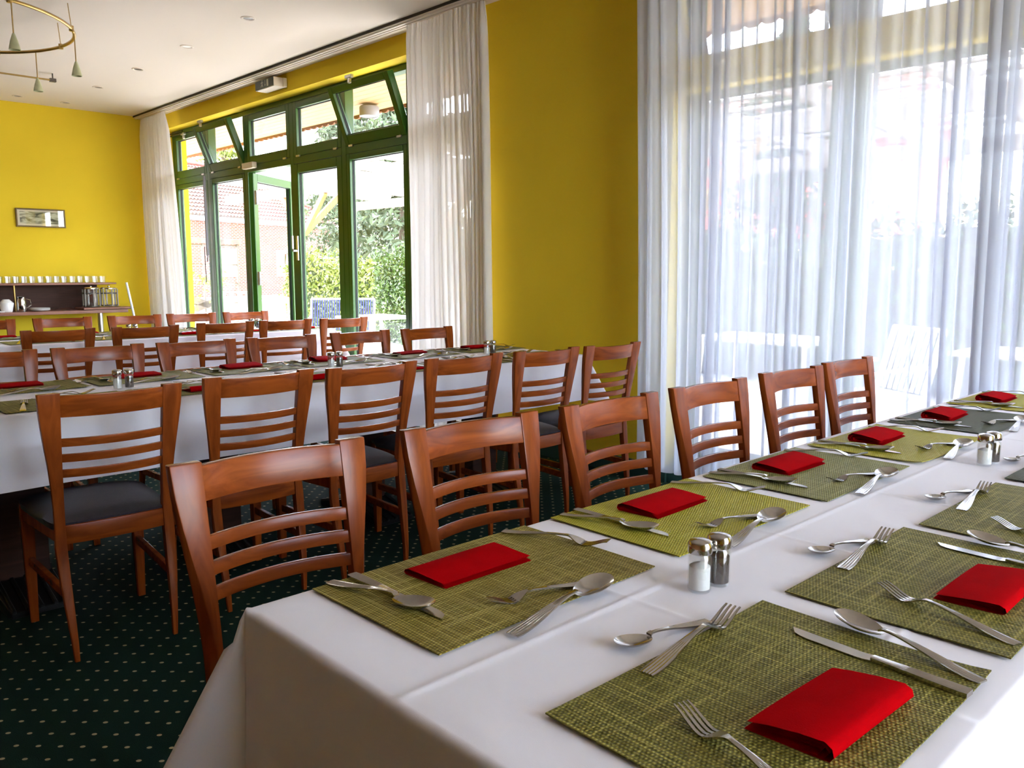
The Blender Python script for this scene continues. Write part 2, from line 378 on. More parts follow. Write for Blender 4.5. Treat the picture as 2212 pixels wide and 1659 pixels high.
YF0, YF1 = 4.09, 4.18                       # frame depth
def ring(mb, x0, x1, z0, z1, wd, y0, y1, wb=None):
    wb = wb or wd
    mb.box(x0, x0 + wd, y0, y1, z0, z1); mb.box(x1 - wd, x1, y0, y1, z0, z1)
    mb.box(x0 + wd, x1 - wd, y0, y1, z1 - wd, z1); mb.box(x0 + wd, x1 - wd, y0, y1, z0, z0 + wb)
def sash(parent, x0, x1, z0, z1, wd=.05, tilt=0, wb=None, name='sash'):
    """one glazed sash, origin at its lower inside edge so that it can tilt into the room"""
    m = MB(); ring(m, x0, x1, 0, z1 - z0, wd, 0, .062, wb)
    o = m.build(name, 'green', parent, bevel=.004, seg=1); o.location = (0, YF0, z0); o.rotation_euler = (R_(tilt), 0, 0)
    wb = wb or wd
    g = MB().box(x0 + wd - .004, x1 - wd + .004, .036, .042, wb - .004, z1 - z0 - wd + .004).build('pane', 'pane', o)
    k = MB(); ring(k, x0 + wd - .006, x1 - wd + .006, wb - .006, z1 - z0 - wd + .006, .011, .030, .036); ring(k, x0 + wd - .006, x1 - wd + .006, wb - .006, z1 - z0 - wd + .006, .011, .042, .048)
    k.build('glazing_seal', 'rubber', o)
    return o
def hinge(parent, x, z):
    return MB().box(x - .03, x + .03, YF0 - .012, YF0, z - .008, z + .008).build('hinge', 'steel', parent)
ZT0, ZT1 = 2.235, 2.30                      # transom
def window(name, xs, z0, label, tilted, doors=(), zt=None):
    root = thing(name, label, None, kind='structure')
    for i, x in enumerate(xs):
        a, c = (x, x + .05) if i == 0 else (x - .05, x) if i == len(xs) - 1 else (x - .035, x + .035)
        MB().box(a, c, YF0 + .001, YF1, z0, ZTOP - .05).build('frame_post', 'green', root, bevel=.003, seg=1)
    MB().box(xs[0], xs[-1], YF0 + .001, YF1, ZTOP - .05, ZTOP).build('frame_head', 'green', root, bevel=.003, seg=1)
    for i in range(len(xs) - 1):
        a = xs[i] + (.05 if i == 0 else .035); c = xs[i + 1] - (.05 if i == len(xs) - 2 else .035)
        MB().box(a, c, YF0 + .001, YF1, ZT0, ZT1).build('transom', 'green', root)
        sash(root, a + .002, c - .002, ZT1 + .003, ZTOP - .053, .06, tilted.get(i, 0), .085)
        MB().box(a, c, YF1 - .018, YF1, ZT1, ZT1 + .055).build('rebate', 'green', root)
        for hx in (a + .09, c - .09): hinge(root, hx, ZT1)
        if i not in doors:
            MB().box(a, c, YF0 + .001, YF1, z0, z0 + .06).build('frame_sill', 'green', root)
            sash(root, a + .002, c - .002, z0 + .062, ZT0 - .002, .05)
    return root
window_1 = window('window_1', W1X, .07, 'green framed garden window with glazed double door and tilted top lights', {1: 21, 4: 21}, (2, 3))
window_2 = window('window_2', W2X, .10, 'green framed window behind the wide sheer curtain', {0: 18})

fill_window = thing('fill_window', 'unseen tall green framed side window, added for fill light', None, kind='structure')
for ya, yb in zip(W3Y, W3Y[1:]):
    for y in (ya, yb - .04): MB().box(XR + .1, XR + .18, y, y + .04, .35, ZTOP).build('frame_post', 'green', fill_window)
    for z in (.35, 2.24, ZTOP - .06): MB().box(XR + .1, XR + .18, ya + .04, yb - .04, z, z + .06).build('transom', 'green', fill_window)
    MB().box(XR + .13, XR + .136, ya + .034, yb - .034, .40, ZTOP - .05).build('pane', 'pane', fill_window)
def door_leaf(name, label, x0, x1, hinge_x, ang):
    root = thing(name, label, None, loc=(hinge_x, YF0 + .03, 0), rz=R_(ang), kind='structure')
    a, c = x0 - hinge_x, x1 - hinge_x
    m = MB(); ring(m, a, c, .02, ZT0 - .004, .085, -.03, .035, .13); m.build('leaf_frame', 'green', root, bevel=.005, seg=1)
    MB().box(a + .08, c - .08, .0, .006, .145, ZT0 - .085).build('pane', 'pane', root)
    k = MB(); ring(k, a + .079, c - .079, .144, ZT0 - .083, .012, .007, .013); ring(k, a + .079, c - .079, .144, ZT0 - .083, .012, -.007, -.001); k.build('glazing_seal', 'rubber', root)
    return root
D1 = door_leaf('door_1', 'glazed green door leaf standing open to the terrace', -8.21, -7.31, -8.20, 124)
D2 = door_leaf('door_2', 'closed glazed green door leaf with a steel lever handle', -7.29, -6.437, -6.437, 0)
h = MB(); h.box(-.815, -.785, -.042, -.030, 1.33, 1.56); h.tube([(-.80, -.032, 1.42), (-.80, -.085, 1.42), (-.80, -.088, 1.44), (-.80, -.088, 1.56)], .011)
h.build('lever_handle', 'steel', D2, smooth=40)
for z in (.45, 1.15, 1.98):
    q = MB(); q.tube([(0, -.05, z - .07), (0, -.05, z + .07)], .016); q.box(-.012, .012, -.062, -.045, z - .028, z + .028); q.build('hinge', 'steel', D1, smooth=40)
h = MB(); h.tube([(.85, .036, 1.42), (.85, .085, 1.42), (.85, .088, 1.30)], .011); h.box(.835, .865, .035, .045, 1.3, 1.5); h.build('lever_handle', 'steel', D1, smooth=40)
MB().box(-8.23, -8.00, YF0 - .055, YF0 - .002, ZT0 + .025, ZT0 + .085).build('door_closer', 'offwhite', window_1, bevel=.006)
# winding rod and top light openers
r_ = MB(); r_.tube([(-9.15, YF0 - .05, 2.27), (-9.15, YF0 - .05, 1.40)], .016); r_.tube([(-9.15, YF0 - .05, 1.40), (-9.155, YF0 - .055, 1.33)], .008)
r_.build('winding_rod', 'greyfurn', window_1, smooth=40)
r_ = MB(); r_.tube([(-9.20, YF0 - .06, 1.5), (-9.205, YF0 - .06, 1.25), (-9.19, YF0 - .06, 1.18), (-9.20, YF0 - .06, 1.10)], .005, n=6); r_.build('crank_handle', 'dkplastic', window_1, smooth=40)
r_ = MB(); r_.tube([(-10.08, YF0 - .03, 2.82), (-9.72, YF0 - .03, 2.82)], .008); r_.tube([(-10.08, YF0 - .03, 2.795), (-9.72, YF0 - .03, 2.795)], .008); r_.build('opener_rod', 'dkplastic', window_1, smooth=40)
for x, dy in ((-9.72, 0), (-8.80, -.20), (-5.95, -.20)):
    r_ = MB(); r_.box(x - .045, x + .045, YF0 - .035 + dy, YF0 - .005 + dy, 2.775, 2.80); r_.box(x - .012, x + .018, YF0 - .03 + dy, YF0 - .008 + dy, 2.735, 2.776); r_.build('opener_bracket', 'steel', window_1, bevel=.003, seg=1)

# curtain rails fixed to the ceiling
def curtain_rail(x0, x1, label):
    t = thing('curtain_rail', label, 'rail', (0, 0, ZC - .028))
    MB().box(x0, x1, 3.722, 3.86, .004, .0275).build('rail_board', 'rail', t)
    MB().box(x0, x1, 3.716, 3.722, .010, .0275).build('painted_shade_strip', 'gapshade', t)  # dark strip painted for the shade between rail and ceiling
    for y in (3.735, 3.768, 3.80):
        MB().box(x0, x1, y, y + .022, -.006, .004).build('track', 'rail', t, bevel=.002, seg=1)
    MB().box(x1 + .001, x1 + .12, 3.73, 3.80, -.022, .003).build('end_bracket', 'offwhite', t, bevel=.003, seg=1)
    return t
curtain_rail(XF + .03, -4.14, 'long cream ceiling curtain rail above the garden window')
curtain_rail(-3.05, 1.7, 'cream ceiling curtain rail above the sheer curtain')

# ---------------------------------------------------------------- curtains
def curtain(name, label, x0t, x1t, x0b, x1b, y, z0, z1, n, amp, seed, m, hem=0):
    rnd = random.Random(seed)
    ks = [rnd.uniform(.55, 1.45) for _ in range(n)]; tot = sum(ks); cum = [0]
    for k in ks: cum.append(cum[-1] + k / tot)
    am = [rnd.uniform(.55, 1.35) for _ in range(n + 1)]; drift = [rnd.uniform(-1, 1) for _ in range(n + 1)]
    def fn(u, v):
        i = min(n - 1, next((k for k in range(n) if u <= cum[k + 1]), n - 1))
        f = (u - cum[i]) / (cum[i + 1] - cum[i]); a = am[i] * (1 - f) + am[i + 1] * f
        d = drift[i] * (1 - f) + drift[i + 1] * f
        z = z1 + (z0 - z1) * v
        top = ease(0, .06, v); g = .35 + .65 * top
        ph = 2 * math.pi * f
        yy = y + amp * a * g * (math.cos(ph) - .25 * math.cos(2 * ph + 3 * d)) + .012 * math.sin(9 * u + 4 * v + seed)
        if v < .035: yy += .006 * math.sin(u * n * 27)
        xa, xb = x0t + (x0b - x0t) * v ** .8, x1t + (x1b - x1t) * v ** .8
        w_ = (xb - xa) / n
        xx = xa + (xb - xa) * u - w_ * .34 * a * g * math.sin(ph) + w_ * .5 * d * v * (1 - .3 * v)
        zz = z + (hem * (math.sin(5.1 * u + seed) + .35 * math.cos(ph)) * v ** 6)
        return (xx, yy, zz)
    o = MB().grid(fn, n * 14, 30).build(name, m, None, smooth=180, recalc=False)
    return tag(o, label, 'curtain')
curtain('voile_curtain', 'narrow white curtain gathered at the yellow end wall corner', -10.25, -9.55, -10.25, -9.33, 3.80, .06, ZC - .035, 13, .024, 3, 'drape', .004)
curtain('voile_curtain', 'white curtain gathered between the garden window and the yellow pier', -5.05, -4.24, -5.06, -4.15, 3.79, .07, ZC - .035, 17, .024, 5, 'drape', .004)
curtain('sheer_curtain', 'wide translucent white curtain covering the whole right-hand window', -2.97, 1.35, -2.92, 1.40, 3.79, .125, ZC - .035, 56, .030, 11, 'sheer', .012)

# ---------------------------------------------------------------- ceiling lights
def downlight(x, y, label, lit=False):
    t = thing('downlight', label, 'ceiling light', (x, y, ZC))
    MB().lathe([(.052, 0), (.052, -.004), (.044, -.007), (.034, -.003), (.034, .0)], 24).build('trim_ring', 'rail', t, smooth=40)
    MB().lathe([(.034, -.0012), (.02, -.0018), (.0005, -.002)], 24).build('lens', 'lens_white' if lit else 'lens', t, smooth=40)
for x, y, lb, lt in ((-5.78, 2.93, 'recessed ceiling downlight closest to the camera, above the exit sign side', 0),
                     (-6.83, 2.925, 'recessed ceiling downlight with a white lens, second from the camera', 1),
                     (-7.88, 2.92, 'recessed ceiling downlight, third from the camera in the window row', 0),
                     (-8.91, 2.91, 'recessed ceiling downlight, fourth from the camera in the window row', 0),
                     (-9.96, 2.914, 'recessed ceiling downlight nearest the corner curtain on the end wall side', 0),
                     (-9.93, 2.451, 'recessed ceiling downlight by the end wall, left of all others', 0)):
    downlight(x, y, lb, lt)
t = thing('ring_pendant_lamp', 'large brass ring lamp hanging below the ceiling with small glass shades', 'lamp', (-6.70, 1.16, ZC))
rr = .85
MB().tube([(rr * math.cos(a * math.pi / 48), rr * math.sin(a * math.pi / 48), -.163) for a in range(96)], .0115, n=8, closed=True).build('ring_tube', 'brass', t, smooth=60)
for a in (20, 62, 100, 140, 180, 225, 265, 310, 345):
    x, y = rr * math.cos(R_(a)), rr * math.sin(R_(a))
    c = MB(); c.tube([(x, y, -.18), (x, y, -.145)], .016); c.tube([(x, y, -.15), (x * .985, y * .985, 0)], .003, n=6); c.build('ring_clip', 'brass', t, smooth=40)
for x, y in ((.80, .30), (.32, .79), (-.42, .74), (-.85, .1), (-.4, -.75), (.5, -.69)):
    c = MB().tube([(x, y, -.163), (x, y, -.37)], .004, n=6).build('pendant_cable', 'brass', t)
    MB().lathe([(.006, -.355), (.012, -.37), (.022, -.40), (.030, -.435), (.033, -.452), (.030, -.452), (.018, -.40), (.006, -.37)], 16, (x, y, 0)).build('glass_shade', 'shade', t, smooth=50)
t = thing('ceiling_light_track', 'thin brass light track under the ceiling near the end wall', 'lamp', (-8.6, 0, ZC))
MB().tube([(0, -.5, -.06), (0, 2.44, -.06)], .008).build('track_tube', 'brass', t, smooth=40)
for y in (2.42, 1.4, .4, -.4):
    c = MB(); c.tube([(0, y, -.06), (0, y, 0)], .006, n=6); c.box(-.018, .018, y - .025, y + .025, -.075, -.045); c.build('track_clip', 'lens', t)

# ---------------------------------------------------------------- emergency exit sign
t = thing('exit_sign', 'boxy emergency exit sign with running figure, arrow and doorway above the window', 'sign', (-7.27, 3.868, 2.885))
MB().box(-.18, .17, -.045, .075, 0, .082).build('housing', 'offwhite', t, bevel=.003, seg=1)
MB().box(.17, .19, .040, .075, .0, .080).build('end_flange', 'offwhite', t, bevel=.003, seg=1)
f = MB().box(-.176, .163, -.049, -.045, .006, .080).build('sign_panel', 'sign_face', t)
k = MB(); yy = -.0505
def pad(pts):   # flat printed shape on the panel
    n = len(pts); k.add([(x, yy, z) for x, z in pts] + [(x, yy + .0012, z) for x, z in pts], [tuple(range(n)), tuple(range(2*n - 1, n - 1, -1))] + [(i, (i + 1) % n, n + (i + 1) % n, n + i) for i in range(n)])
pad([(.045, .014), (.075, .014), (.075, .074), (.045, .074)])                                        # doorway
pad([(.012, .074), (.016, .074), (.016, .034), (.024, .034), (.014, .016), (.004, .034), (.012, .034)])   # arrow down
pad([(-.046, .066), (-.036, .066), (-.036, .077), (-.046, .077)])                                    # head
pad([(-.052, .063), (-.042, .063), (-.036, .042), (-.046, .040)])                                    # trunk
pad([(-.046, .042), (-.036, .042), (-.026, .016), (-.034, .014)]); pad([(-.048, .042), (-.040, .040), (-.062, .016), (-.070, .020)])
pad([(-.042, .062), (-.040, .055), (-.024, .050), (-.022, .055)]); pad([(-.052, .062), (-.050, .055), (-.066, .046), (-.068, .052)])
k.build('running_figure_print', 'sign_mark', f)

# ---------------------------------------------------------------- picture on the end wall
t = thing('framed_engraving', 'small wide framed landscape engraving on the yellow end wall', 'picture', (XF + .004, 2.675, 1.80))
m = MB()
for a, c, z0, z1 in ((-.245, .245, .085, .10), (-.245, .245, -.10, -.085), (-.245, -.23, -.085, .085), (.23, .245, -.085, .085)):
    m.box(.0, .022, a, c, z0, z1)
m.build('frame', 'gold', t, bevel=.002, seg=1)
MB().box(.002, .008, -.23, .23, -.085, .085).build('mount', 'mount', t)
MB().box(.008, .0095, -.205, .205, -.062, .068).build('print', 'print', t)
MB().box(.013, .015, -.23, .23, -.085, .085).build('pane', 'pane', t)

# ================================================================ chairs
# local frame: sitter faces +y, origin on the floor under the seat; back posts lean back at the top
def post_y(z):   # centre line of the bent back post
    return -.235 + .052 * ease(0, .44, z) if z < .44 else -.183 - .062 * ((z - .44) / .425) ** 1.25
def make_chair():
    t = thing('dining_chair', 'x', 'chair')
    for sx in (-1, 1):
        rings = []
        for i in range(15):
            z = .865 * i / 14; y = post_y(z); f = ease(.40, .865, z)
            inner = .150 + .002 * f - .004 * (1 - ease(0, .4, z))
            outer = .182 + .034 * f ** 1.5 - .002 * (1 - ease(0, .4, z))
            dep = .030 - .006 * f if z > .4 else .018 + .012 * ease(0, .35, z)
            bev = .020 * (1 - f) * ease(.25, .5, z) + .0015
            if z <= .42: outer = .150 + .032 * ease(-.2, .42, z) + .004
            yf, yb = y + dep / 2, y - dep / 2
            r = [(sx * inner, yb, z), (sx * (outer - .002), yb, z), (sx * outer, y - dep * .15, z), (sx * (outer - bev), yf, z), (sx * inner, yf, z)]
            rings.append(r)
        m = MB(); m.loft(rings); m.build('back_post', 'chair_z', t, bevel=.0025, seg=2, smooth=30)
    def slat(name, z0, z1, bow, th, mtl='chair_x', inset=0):
        n = 12; rings = []
        for i in range(n + 1):
            u = -1 + 2 * i / n; x = u * .153
            y0, y1 = post_y(z0), post_y(z1); d = -bow * (1 - u * u)
            rings.append([(x, y0 + d - th / 2, z0), (x, y0 + d + th / 2, z0), (x, y1 + d + th / 2, z1), (x, y1 + d - th / 2, z1)])
        MB().loft(rings).build(name, mtl, t, bevel=.003, seg=2, smooth=30)
    slat('top_rail', .788, .857, .030, .020)
    for zc in (.706, .656, .606): slat('back_slat', zc - .0135, zc + .0135, .030, .013)
    # seat frame
    slat('rear_apron', .375, .435, .012, .020)
    m = MB().box(-.185, .185, .192, .214, .372, .432); m.build('front_apron', 'chair_x', t, bevel=.003)
    for sx in (-1, 1):
        MB().hexa([(sx*.150, -.175, .375), (sx*.170, -.175, .375), (sx*.198, .20, .372), (sx*.176, .20, .372), (sx*.150, -.175, .435), (sx*.170, -.175, .435), (sx*.198, .20, .432), (sx*.176, .20, .432)]).build('side_apron', 'chair_z', t, bevel=.003)
        MB().loft([[(sx*(.182 - w_), .20 - w_, z), (sx*(.182 + w_), .20 - w_, z), (sx*(.182 + w_), .20 + w_, z), (sx*(.182 - w_), .20 + w_, z)] for z, w_ in ((0, .013), (.2, .017), (.372, .020), (.43, .020))]).build('front_leg', 'chair_z', t, bevel=.003, smooth=30)
        MB().bar((sx * .163, -.19, .215), (sx * .180, .20, .225), .018, .030).build('side_stretcher', 'chair_x', t, bevel=.003)
    # upholstered seat
    def seat(u, v):
        a, c = u * 2 - 1, v * 2 - 1
        e = 1 - max(abs(a), abs(c)) ** 6 * .999; bulge = .040 * (1 - abs(a) ** 2.6) ** .6 * (1 - abs(c) ** 2.6) ** .6
        hw = .185 + .022 * (c + 1) / 2
        rx = 1 - .05 * (abs(c) ** 8); ry = 1 - .04 * (abs(a) ** 8)
        return (a * hw * rx, .018 + c * .208 * ry, .442 + bulge)
    m = MB(); m.grid(seat, 18, 18)
    n = 19; per = [i for i in range(n)] + [j * n + n - 1 for j in range(1, n)] + [(n - 1) * n + i for i in range(n - 2, -1, -1)] + [j * n for j in range(n - 2, 0, -1)]
    o0 = len(m.v); m.v += [(m.v[i][0] * .985, m.v[i][1] * .985 + .0003, .420) for i in per]; L = len(per)
    for q in range(L): m.f.append((per[q], per[(q + 1) % L], o0 + (q + 1) % L, o0 + q)); m.m.append(0)
    m.f.append(tuple(o0 + q for q in range(L))); m.m.append(0)
    m.build('seat_cushion', 'leather', t, smooth=60)
    return t
CH = make_chair(); _ch_used = [False]
def place_chair(xtop, y, facing, yaw, label, group):
    """xtop: x of the top of the backrest; facing +1 sits looking to +x, -1 to -x"""
    rz = (-math.pi / 2 if facing > 0 else math.pi / 2) + R_(yaw)
    loc = (xtop + .245 * facing, y, 0)
    if not _ch_used[0]:
        _ch_used[0] = True; o = CH; o.location = loc; o.rotation_euler = (0, 0, rz); o['label'] = label; o['group'] = group
    else: o = copy_tree(CH, loc, (0, 0, rz), label, group)
    return o
ROWS = {
 'A': (1, 'left of the front table', [(-1.565, .80, -2), (-1.545, 1.335, -2), (-1.53, 1.865, 0), (-1.53, 2.375, -1), (-1.53, 2.93, -2.5), (-1.54, 3.44, -1)]),
 'B': (-1, 'right of the middle table', [(-2.745, .89, -2), (-2.79, 1.405, 0.5), (-2.75, 1.865, 1), (-2.76, 2.365, -1.5), (-2.725, 2.85, -1), (-2.695, 3.30, -.5)]),
 'C': (1, 'left of the middle table', [(-4.38, .86, -1), (-4.365, 1.34, -2), (-4.335, 1.835, 1), (-4.315, 2.315, 0), (-4.335, 2.86, 1), (-4.32, 3.37, 2)]),
 'D': (-1, 'right of the back table', [(-5.76, 1.56, -2), (-5.70, 2.085, -4), (-5.755, 2.655, -1), (-5.74, 3.13, -2), (-5.68, 3.60, -1)]),
 'E': (1, 'left of the back table', [(-7.21, 1.43, 0), (-7.19, 1.975, 1), (-7.17, 2.505, -2), (-7.16, 2.98, -2), (-7.14, 3.475, -1)]),
}
for key, (fc, where, lst) in ROWS.items():
    for i, (x, y, yaw) in enumerate(lst):
        place_chair(x, y, fc, yaw, f'brown wooden slat-back chair, {ORD[i]} from the camera in the row {where}', f'chairs in the row {where}')

# ================================================================ tables and cloths
ZT = .757                                    # cloth surface
def make_table(x0, x1, y0, y1, label, fl=.27):
    xm = (x0 + x1) / 2
    t = thing('dining_table', label, 'table', (xm, (y0 + y1) / 2, 0))
    hl = (y1 - y0) / 2; hw = (x1 - x0) / 2
    MB().box(-hw + .004, hw - .004, -hl + .004, hl - .004, .718, ZT - .006).build('table_top', 'table_wood', t, bevel=.004)
    for f in (-.72, -.24, .24, .72):
        y = f * hl
        MB().box(-.05, .05, y - .09, y + .09, .075, .718).build('column', 'darkwood', t, bevel=.004)
        for s in (-1, 1):                    # flat ribbed feet
            m = MB(); m.hexa([(s*.05, y - .12, 0), (s*fl, y - .10, 0), (s*fl, y + .10, 0), (s*.05, y + .12, 0), (s*.05, y - .12, .075), (s*fl, y - .10, .022), (s*fl, y + .10, .022), (s*.05, y + .12, .075)])
            for q in range(5):
                yy = y - .09 + q * .045; m.hexa([(s*.05, yy - .008, .07), (s*(fl + .002), yy - .008, .018), (s*(fl + .002), yy + .008, .018), (s*.05, yy + .008, .07), (s*.05, yy - .006, .084), (s*(fl + .002), yy - .006, .030), (s*(fl + .002), yy + .006, .030), (s*.05, yy + .006, .084)])
            m.build('foot', 'iron', t, bevel=.002, seg=1)
    return t
def make_cloth(x0, x1, y0, y1, drop, seed, label, creases_x=(), creases_y=(), wave=.022):
    rnd = random.Random(seed); p = [rnd.uniform(0, 6.28) for _ in range(8)]
    W, L = x1 - x0, y1 - y0; r = .010
    def samp(T, d, step):
        inner = [T * i / max(1, round(T / step)) for i in range(1, max(1, round(T / step)))]
        fold = [0, .004, .008, .012, .016, .024]
        out = [d * i / 11 for i in range(1, 12)]
        ed = sorted(set(fold + [o for o in out if o > .03]))
        return [-e for e in reversed(ed)] + inner + [T + e for e in ed]
    A, B = samp(W, drop, .028), samp(L, drop, .03)
    for lst, o_, cs, T in ((A, x0, creases_x, W), (B, y0, creases_y, L)):
        for c in cs:
            lo = [v for v in lst if abs(v - (c - o_)) > .022 or v <= 0 or v >= T]; lst[:] = sorted(lo + [c - o_ + e for e in (-.02, -.013, -.008, -.004, 0, .004, .008, .013, .02)])
    def over(v, T):
        return (-v, -1) if v <= 0 else ((v - T, 1) if v >= T else (0, 0))
    def fold(t):     # rounded table edge: outward offset, downward drop
        q = t / r
        return (r * math.sin(q), r - r * math.cos(q)) if q < math.pi / 2 else (r, r + t - r * math.pi / 2)
    m = MB(); vs = []
    for bb in B:
        for aa in A:
            ta, sa = over(aa, W); tb, sb = over(bb, L)
            x, y, z = x0 + min(max(aa, 0), W), y0 + min(max(bb, 0), L), ZT
            if ta > 0 and tb > 0:
                rho = math.hypot(ta, tb); phi = math.atan2(tb, ta); g = math.sin(2 * phi)
                e = ease(0, .06, rho)
                h = rho * (.47 if sb < 0 or x0 < -2 else .28) * g ** 1.1 * e + r * (1 - e); ps = math.pi / 4 + (phi - math.pi / 4) * (1 - .45 * e)
                x += sa * (h * math.cos(ps) + .008 * e); y += sb * (h * math.sin(ps) + .008 * e); z -= math.sqrt(max(0, rho * rho - (h * e) ** 2)) * (e if rho < .06 else 1)
            elif ta > 0:
                o, dz = fold(ta); w_ = math.sin(5.1 * bb + p[0]) * .6 + math.sin(11 * bb + p[1]) * .4
                x += sa * (o + ta * (.05 + wave * 3 * w_ * ta)); z -= dz
            elif tb > 0:
                o, dz = fold(tb); w_ = math.sin(7 * aa + p[2]) * .6 + math.sin(13 * aa + p[3]) * .4
                y += sb * (o + tb * (.05 + wave * 3 * w_ * tb)); z -= dz
            else:
                z += .0008 * math.sin(4 * aa + p[4]) * math.sin(3 * bb + p[5])
                for c in creases_x: z += .0016 * math.exp(-((x - c) / .006) ** 2)
                for c in creases_y: z += .0016 * math.exp(-((y - c) / .006) ** 2)
            if (ta > .03) != (tb > .03) and min(ta, tb) <= 0:         # soft wrinkles in the hanging part
                k = (ta + tb) * .085 * ease(0, .12, min(bb if ta > 0 else aa, (L - bb) if ta > 0 else (W - aa))); nv = mnoise.noise(Vector((x * 2.2 + seed * 5, y * 2.2, z * 9))) + .5 * mnoise.noise(Vector((x * 6, y * 6 + seed, z * 3)))
                x += sa * k * nv * (1 if ta > 0 else 0); y += sb * k * nv * (1 if tb > 0 else 0)
            vs.append((x, y, z))
    na = len(A)
    m.add(vs, [(j*na + i, j*na + i + 1, (j+1)*na + i + 1, (j+1)*na + i) for j in range(len(B) - 1) for i in range(na - 1)])
    o = m.build('tablecloth', 'cloth', None, smooth=180, recalc=False)
    return tag(o, label, 'tablecloth')
T1 = (-1.072, -.255, .515, 3.63); T2 = (-3.93, -3.13, .30, 3.575); T3 = (-6.81, -6.01, 1.0, 3.70)
make_table(*T1, 'long front dining table under a white cloth, closest to the camera')
make_table(*T2, 'long middle dining table under a white cloth, on a ribbed black foot')
make_table(*T3, 'long back dining table under a white cloth beside the garden door', .17)
make_cloth(*T1, .28, 1, 'white cloth draped over the front table with a hanging corner fold', (-.722, -.40), (.93, 1.36, 1.79, 2.22, 2.65, 3.1), .02)
make_cloth(*T2, .262, 2, 'white cloth draped over the middle table', (-3.53,), (1.2, 2.05, 2.9), .05)
make_cloth(*T3, .262, 3, 'white cloth draped over the back table by the garden window', (-6.4,), (1.6, 2.4), .07)

# ================================================================ place settings
WEAVES = {
 'olive': mat_weave('olive_brown_weave', (.34, .25, .030), (.80, .66, .17)),
 'lime': mat_weave('yellow_green_weave', (.66, .56, .035), (.84, .74, .11)),
 'grey': mat_weave('grey_green_weave', (.36, .335, .085), (.62, .57, .22)),
 'slate': mat_weave('slate_green_weave', (.125, .125, .058), (.20, .20, .095)),
 'moss': mat_weave('moss_green_weave', (.225, .195, .026), (.66, .56, .13)),
}
MATW, MATL = .30, .45
def mat_mesh(wname, seed):
    rnd = random.Random(seed); p = [rnd.uniform(0, 6.3) for _ in range(3)]; lift = rnd.choice([0, 0, .004])
    m = MB(); th = .0016
    def top(u, v):
        c = (abs(u - .5) * 2) ** 6 * (abs(v - .5) * 2) ** 6
        return ((u - .5) * MATW, (v - .5) * MATL, th + lift * c * (1 if u > .5 else .3) + .0005 * (1 + math.sin(7 * u + p[0]) * math.sin(6 * v + p[1])))
    m.grid(top, 14, 20); n = 15; k = 21
    per = [i for i in range(n)] + [j * n + n - 1 for j in range(1, k)] + [(k - 1) * n + i for i in range(n - 2, -1, -1)] + [j * n for j in range(k - 2, 0, -1)]
    o0 = len(m.v); m.v += [(m.v[i][0], m.v[i][1], m.v[i][2] - th) for i in per]; L = len(per)
    for q in range(L): m.f.append((per[q], o0 + q, o0 + (q + 1) % L, per[(q + 1) % L])); m.m.append(0)
    me = m.mesh('placemat', WEAVES[wname], smooth=50, recalc=False); return me
MATMESH = {}
def placemat(xc, yc, wname, rz, label, group):
    key = (wname, random.randrange(3))
    if key not in MATMESH: MATMESH[key] = mat_mesh(wname, hash(wname) % 7 + key[1])
    o = obj('placemat', MATMESH[key], None, (xc, yc, ZT + .0027), R_(rz)); return tag(o, label, 'placemat', group)

def napkin_mesh(seed, bulge):
    """paper napkin folded into a flat packet: loose folded edge on one long side, stacked leaves on the other"""
    rnd = random.Random(seed); p = rnd.uniform(0, 6); hw, hl = .047, .090; m = MB()
    def leaf(prof, th=.0011, trim=0):
        n = 12; rings = []
        for i in range(n + 1):
            v = -hl + trim + (2 * hl - 2 * trim) * i / n; w_ = 1 + .10 * math.sin(3.0 * i / n + p)
            rings.append([(x + .002 * math.sin(2 * i / n + p), v + .012 * (x / hw) * .3, z * (w_ if z > .004 else 1)) for x, z in prof])
        a = len(m.v); m.loft(rings, closed=False)
    b_ = bulge
    leaf([(hw, .0006), (.02, .0006), (-.02, .0007), (-hw + .004, .0012), (-hw, b_ * .35), (-hw + .002, b_ * .75), (-hw + .010, b_ * 1.0), (-.01, b_ * .92), (.02, b_ * .72), (hw - .003, .0045 + b_ * .25)])
    leaf([(hw - .001, .0020), (0, .0022), (-hw + .010, .0030), (-hw + .005, b_ * .5), (-hw + .011, b_ * .78), (0, b_ * .68), (hw - .006, .0034 + b_ * .12)], trim=.001)
    leaf([(hw - .003, .0032), (0, .0034), (-hw + .016, .0042), (-hw + .012, b_ * .52), (0, b_ * .5), (hw - .008, .0040)], trim=.002)
    me = m.mesh('napkin', 'red', smooth=60, recalc=False); return me
NAPS = [napkin_mesh(i, b_) for i, b_ in enumerate((.012, .015, .019, .022))]
def napkin(xc, yc, rz, v, label, group):
    o = obj('napkin', NAPS[v % 4], None, (xc, yc, ZT + .0050), R_(rz)); return tag(o, label, 'napkin', group)

